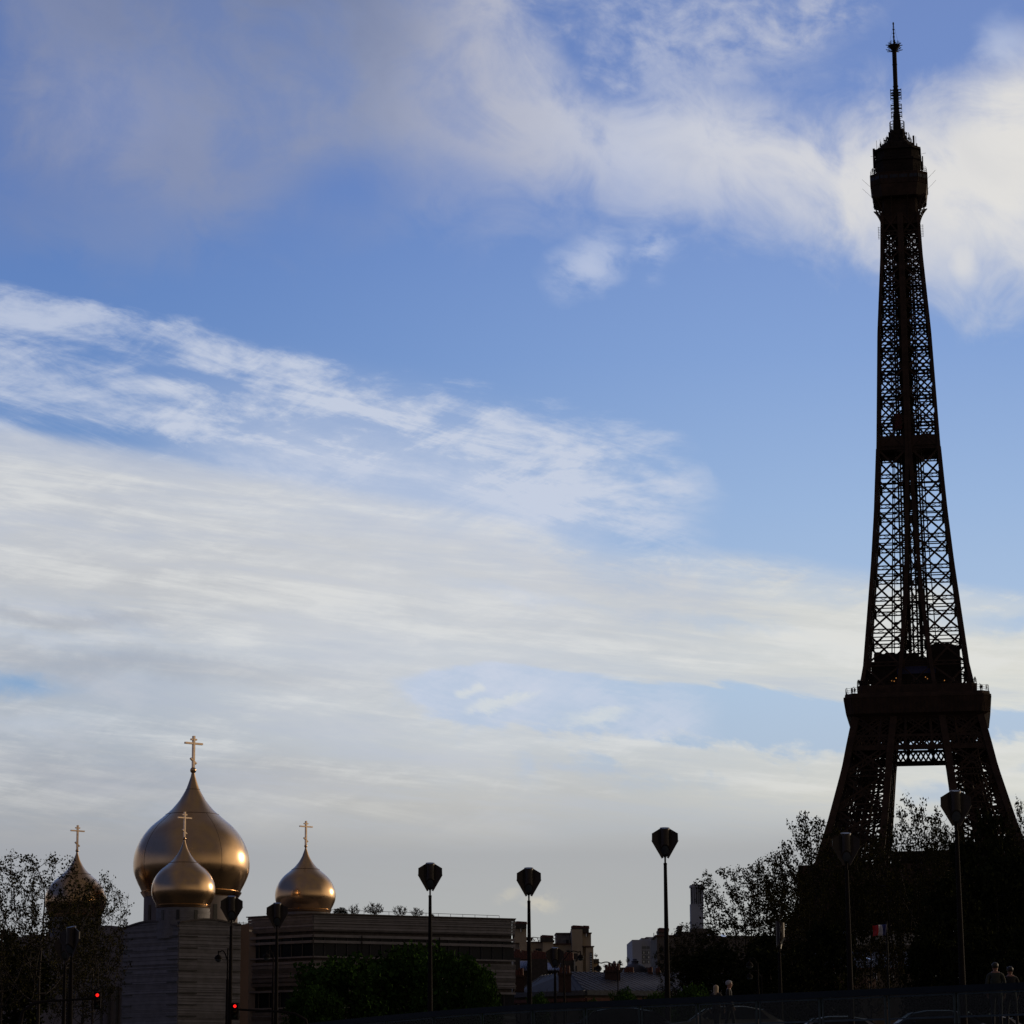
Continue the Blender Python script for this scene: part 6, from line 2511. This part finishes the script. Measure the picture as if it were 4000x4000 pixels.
def build_trees():
    def lobes(seed, R_, H, h0, n=7, flat=.8):
        r = random.Random(seed)
        out = [(0, 0, (H + h0) / 2, R_ * .86, R_ * .86, (H - h0) / 2 * .97)]
        for i in range(n):
            a = 2 * math.pi * i / n + r.uniform(-.3, .3)
            rr = R_ * r.uniform(.45, .62)
            zz = h0 + (H - h0) * r.uniform(.25, .85)
            s = R_ * r.uniform(.32, .48)
            out.append((rr * math.cos(a), rr * math.sin(a), zz, s, s, s * flat))
        out.append((r.uniform(-.8, .8), r.uniform(-.8, .8), H - R_ * .28, R_ * .42, R_ * .42, R_ * .3))
        return out
    sparse = []
    for sd in (1, 2, 3):
        lb = lobes(sd, 4.5, 14.0, 3.2, 10)
        ms = tree_meshes('s', sd, lb, 2.8, 3000, .145, 3.6, .11, LEAF_S, .30, .014, 3)
        sparse.append((ms, dims(ms)))
    left = []
    for sd in (21, 22):
        lb = lobes(sd, 3.7, 11.0, 2.8, 10)
        ms = tree_meshes('l', sd, lb, 2.4, 2400, .12, 2.8, .09, LEAF_S, .24, .012, 3)
        left.append((ms, dims(ms)))
    dense = []
    for sd in (31, 32):
        lb = lobes(sd, 3.7, 12.0, 2.0, 9)
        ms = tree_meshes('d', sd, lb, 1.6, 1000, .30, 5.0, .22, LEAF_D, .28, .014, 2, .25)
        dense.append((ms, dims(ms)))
    chest = []
    for sd in (41, 42):
        lb = lobes(sd, 4.2, 7.6, 1.2, 9, .75)
        ms = tree_meshes('c', sd, lb, 1.2, 900, .30, 5.5, .20, LEAF_G, .26, .014, 2, .3)
        chest.append((ms, dims(ms)))

    def put(pool, i, kind, label, x, y, d, w, rz=0.0, group=None, deep=1.0):
        ms, (hh, ww) = pool[i % len(pool)]
        return place_tree(kind, label, x, y, d, w, ms, rz, group, hh, ww, deep=deep)

    G1 = 'sparsely leafed spring trees in front of the tower'
    rows = [
        (0, 2935, 3366, 196, 440, .3, 'wide spring tree with thin young leaves left of the tower, beside the edge on lamp'),
        (1, 2690, 3610, 200, 240, 1.1, 'small thin leafed tree in front of the slender pale tower'),
        (2, 3070, 3380, 205, 330, 2.0, 'spring tree between the wide tree and the left tower leg'),
        (1, 3190, 3190, 214, 420, 2.7, 'tall spring tree whose top touches the outer edge of the left tower leg'),
        (0, 3560, 3135, 210, 400, 4.0, 'tallest spring tree seen between the two tower legs'),
        (2, 3695, 3215, 206, 250, .8, 'spring tree behind the tall right street lamp'),
        (1, 3385, 3290, 216, 300, 5.0, 'spring tree in front of the left tower leg behind the kite headed lamp'),
        (0, 4010, 3145, 205, 260, 3.0, 'spring tree cut by the right edge of the picture beyond the tower leg'),
    ]
    for i, x, y, d, w, rz, lab in rows:
        put(sparse, i, 'spring_tree', lab, x, y, d, w, rz, G1)
    G2 = 'dark leafy trees filling the right side'
    rows = [
        (0, 3850, 3185, 186, 300, .3, 'dense dark tree in front of the right tower leg'),
        (1, 3960, 3330, 178, 330, 1.3, 'dense dark tree at the right edge in front of the spring tree'),
        (0, 3720, 3430, 172, 300, 2.3, 'dark tree under the crown behind the tall right lamp'),
        (1, 3500, 3440, 292, 360, 3.3, 'dark tree hiding the first platform between the legs'),
        (0, 3330, 3470, 296, 300, 4.2, 'dark tree behind the pole of the kite lamp by the left leg'),
        (1, 3210, 3600, 190, 260, 5.2, 'dark tree below the left corner of the first platform'),
        (1, 2800, 3700, 190, 320, 0.6, 'dark low tree behind the two walkers'),
        (0, 3010, 3660, 184, 320, 1.6, 'dark low tree behind the edge on lamp'),
        (1, 3640, 3640, 168, 250, 2.6, 'dark low tree right of the flag'),
        (0, 3820, 3640, 164, 300, 3.6, 'dark low tree behind the person in the greenish jacket'),
        (1, 4000, 3620, 160, 300, 4.6, 'dark low tree at the lower right edge'),
    ]
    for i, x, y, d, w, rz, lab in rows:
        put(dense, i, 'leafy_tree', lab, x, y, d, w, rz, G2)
    G3 = 'trees at the left edge before the cathedral'
    for i, x, y, d, w, rz, lab in (
            (0, 165, 3338, 140, 480, .4, 'thin leafed tree rising beside the leftmost golden dome'),
            (1, 20, 3372, 146, 330, 1.4, 'thin leafed tree cut by the left edge of the picture'),
            (1, 370, 3420, 150, 330, 3.4, 'thin leafed tree whose branches cross the leftmost golden dome')):
        put(left, i, 'spring_tree', lab, x, y, d, w, rz, G3)
    put(left, 0, 'spring_tree', 'darker thin leafed tree in front of the lower half of the leftmost golden dome', 270, 3520, 158, 330, .9, G3)
    put(left, 1, 'spring_tree', 'low thin leafed tree before the plain cathedral wall', 330, 3600, 170, 330, 2.9, G3)
    put(dense, 0, 'leafy_tree', 'dark leafy tree low at the left edge', 40, 3640, 152, 330, 2.0, G3)
    G4 = 'green chestnut trees before the office block'
    for i, x, y, d, w, rz, lab in (
            (0, 1600, 3692, 172, 430, .2, 'tallest green chestnut tree in front of the office block'),
            (1, 1340, 3735, 168, 380, 1.7, 'left green chestnut tree in front of the office block'),
            (1, 1780, 3720, 166, 300, 4.1, 'green chestnut tree right of the lamp pole before the office block'),
            (0, 1230, 3850, 160, 260, 3.0, 'low green chestnut at the left end of the row')):
        put(chest, i, 'chestnut_tree', lab, x, y, d, w, rz, G4)
    for i, x, y, d, w, lab in ((0, 1890, 3815, 160, 150, 'low chestnut bush at the right end of the green trees'),
                               (1, 2105, 3880, 130, 90, 'small green shrub between the two lamp posts'),
                               (0, 2560, 3880, 140, 190, 'green shrub left of the lone tall lamp'),
                               (1, 2440, 3862, 146, 110, 'green shrub under the long zinc roof'),
                               (0, 2700, 3850, 150, 200, 'green shrub right of the lone tall lamp'),
                               (1, 2310, 3905, 140, 90, 'low green shrub before the long building')):
        put(chest, i, 'shrub', lab, x, y, d, w, i * 2.0, 'shrubs behind the railing')
    # roof garden shrubs, bare and rounded, on the office block
    def bare(sd, R_, H):
        lb = [(0, 0, H * .62, R_, R_, H * .40)]
        nodes, par = grow(sd, lb, .25, 260, .12, 1.4, .22)
        m = MB()
        for i in range(1, len(nodes)):
            p, q = Vector(nodes[par[i]]), Vector(nodes[i])
            m.beam(p, q, .03 if nodes[i][2] > H * .3 else .06)
        r = random.Random(sd)
        for i in range(len(nodes) * 2):
            p = Vector(nodes[r.randrange(3, len(nodes))])
            m.beam(p, p + Vector((r.uniform(-.2, .2), r.uniform(-.2, .2), r.uniform(0, .32))), .022)
        return m
    for x, y, w, lab in ((1385, 3537, 46, 'small bare rounded shrub at the left of the roof garden'), (1462, 3529, 88, 'widest bare rounded shrub on the office roof'),
                         (1562, 3540, 64, 'bare rounded shrub in the middle of the office roof'), (1628, 3550, 56, 'bare rounded shrub at the right of the roof garden')):
        d = 303.0
        p = P(x, y, d)
        s = w * mpp(y, d)
        T = thing('roof_shrub', lab, 'shrub', (p.x, d, OFFICE_TOP - .1), 0, 'bare shrubs on the office roof')
        bare(x, s * .52, p.z - OFFICE_TOP + .1).build('branches', BARK, T)
    for x, y, w, lab in ((1330, 3545, 55, 'dark evergreen bush beside the right golden dome'), (1687, 3571, 20, 'tiny dark bush on the office roof behind the lamp pole')):
        d = 300.5
        ms, (hh, ww) = dense[0]
        tr, cr = ms
        p = P(x, y, d)
        s = w * mpp(y, d) / ww
        T = thing('roof_bush', lab, 'shrub', (p.x, d, OFFICE_TOP - .1))
        for nm, me in (('trunk', tr), ('crown', cr)):
            o = bpy.data.objects.new(nm, me)
            col.objects.link(o)
            o.parent = T
            o.scale = (s, s, (p.z - OFFICE_TOP + .1) / hh)
    # palm and planted bushes on the old roofs
    d = 408.0
    p = P(2421, 3748, d)
    z0 = P(0, 3786, d).z
    T = thing('palm', 'small round headed palm growing on the roof beside the dark dome', 'palm', (p.x, d, z0))
    m = MB()
    m.tube([(0, 0, 0), (0, 0, .7)], .1, 8)
    m.build('trunk', BARK, T)
    m = MB()
    r = random.Random(9)
    for i in range(90):
        a, e = r.uniform(0, 6.28), r.uniform(-.5, 1.5)
        L = r.uniform(.42, .58)
        q = Vector((math.cos(a) * math.cos(e), math.sin(a) * math.cos(e), math.sin(e))) * L
        m.beam((0, 0, .75), Vector((0, 0, .75)) + q, .05, .02)
    m.build('fronds', LEAF_D, T)
    for x, y, w, dd, zb, lab in ((2327, 3728, 17, 382.5, 3746, 'spiky bush in the planter of the cream block balcony'), (2452, 3740, 20, 412, 3772, 'thin twiggy bush between the palm and the domed roof'),
                                 (2363, 3766, 14, 395, 3794, 'thin twiggy bush left of the brick chimney')):
        p = P(x, y, dd)
        zb_ = P(x, zb, dd).z
        T = thing('roof_bush', lab, 'shrub', (p.x, dd, zb_))
        bare(x, w * mpp(y, dd) * .5, p.z - zb_).build('branches', BARK, T)


build_trees()
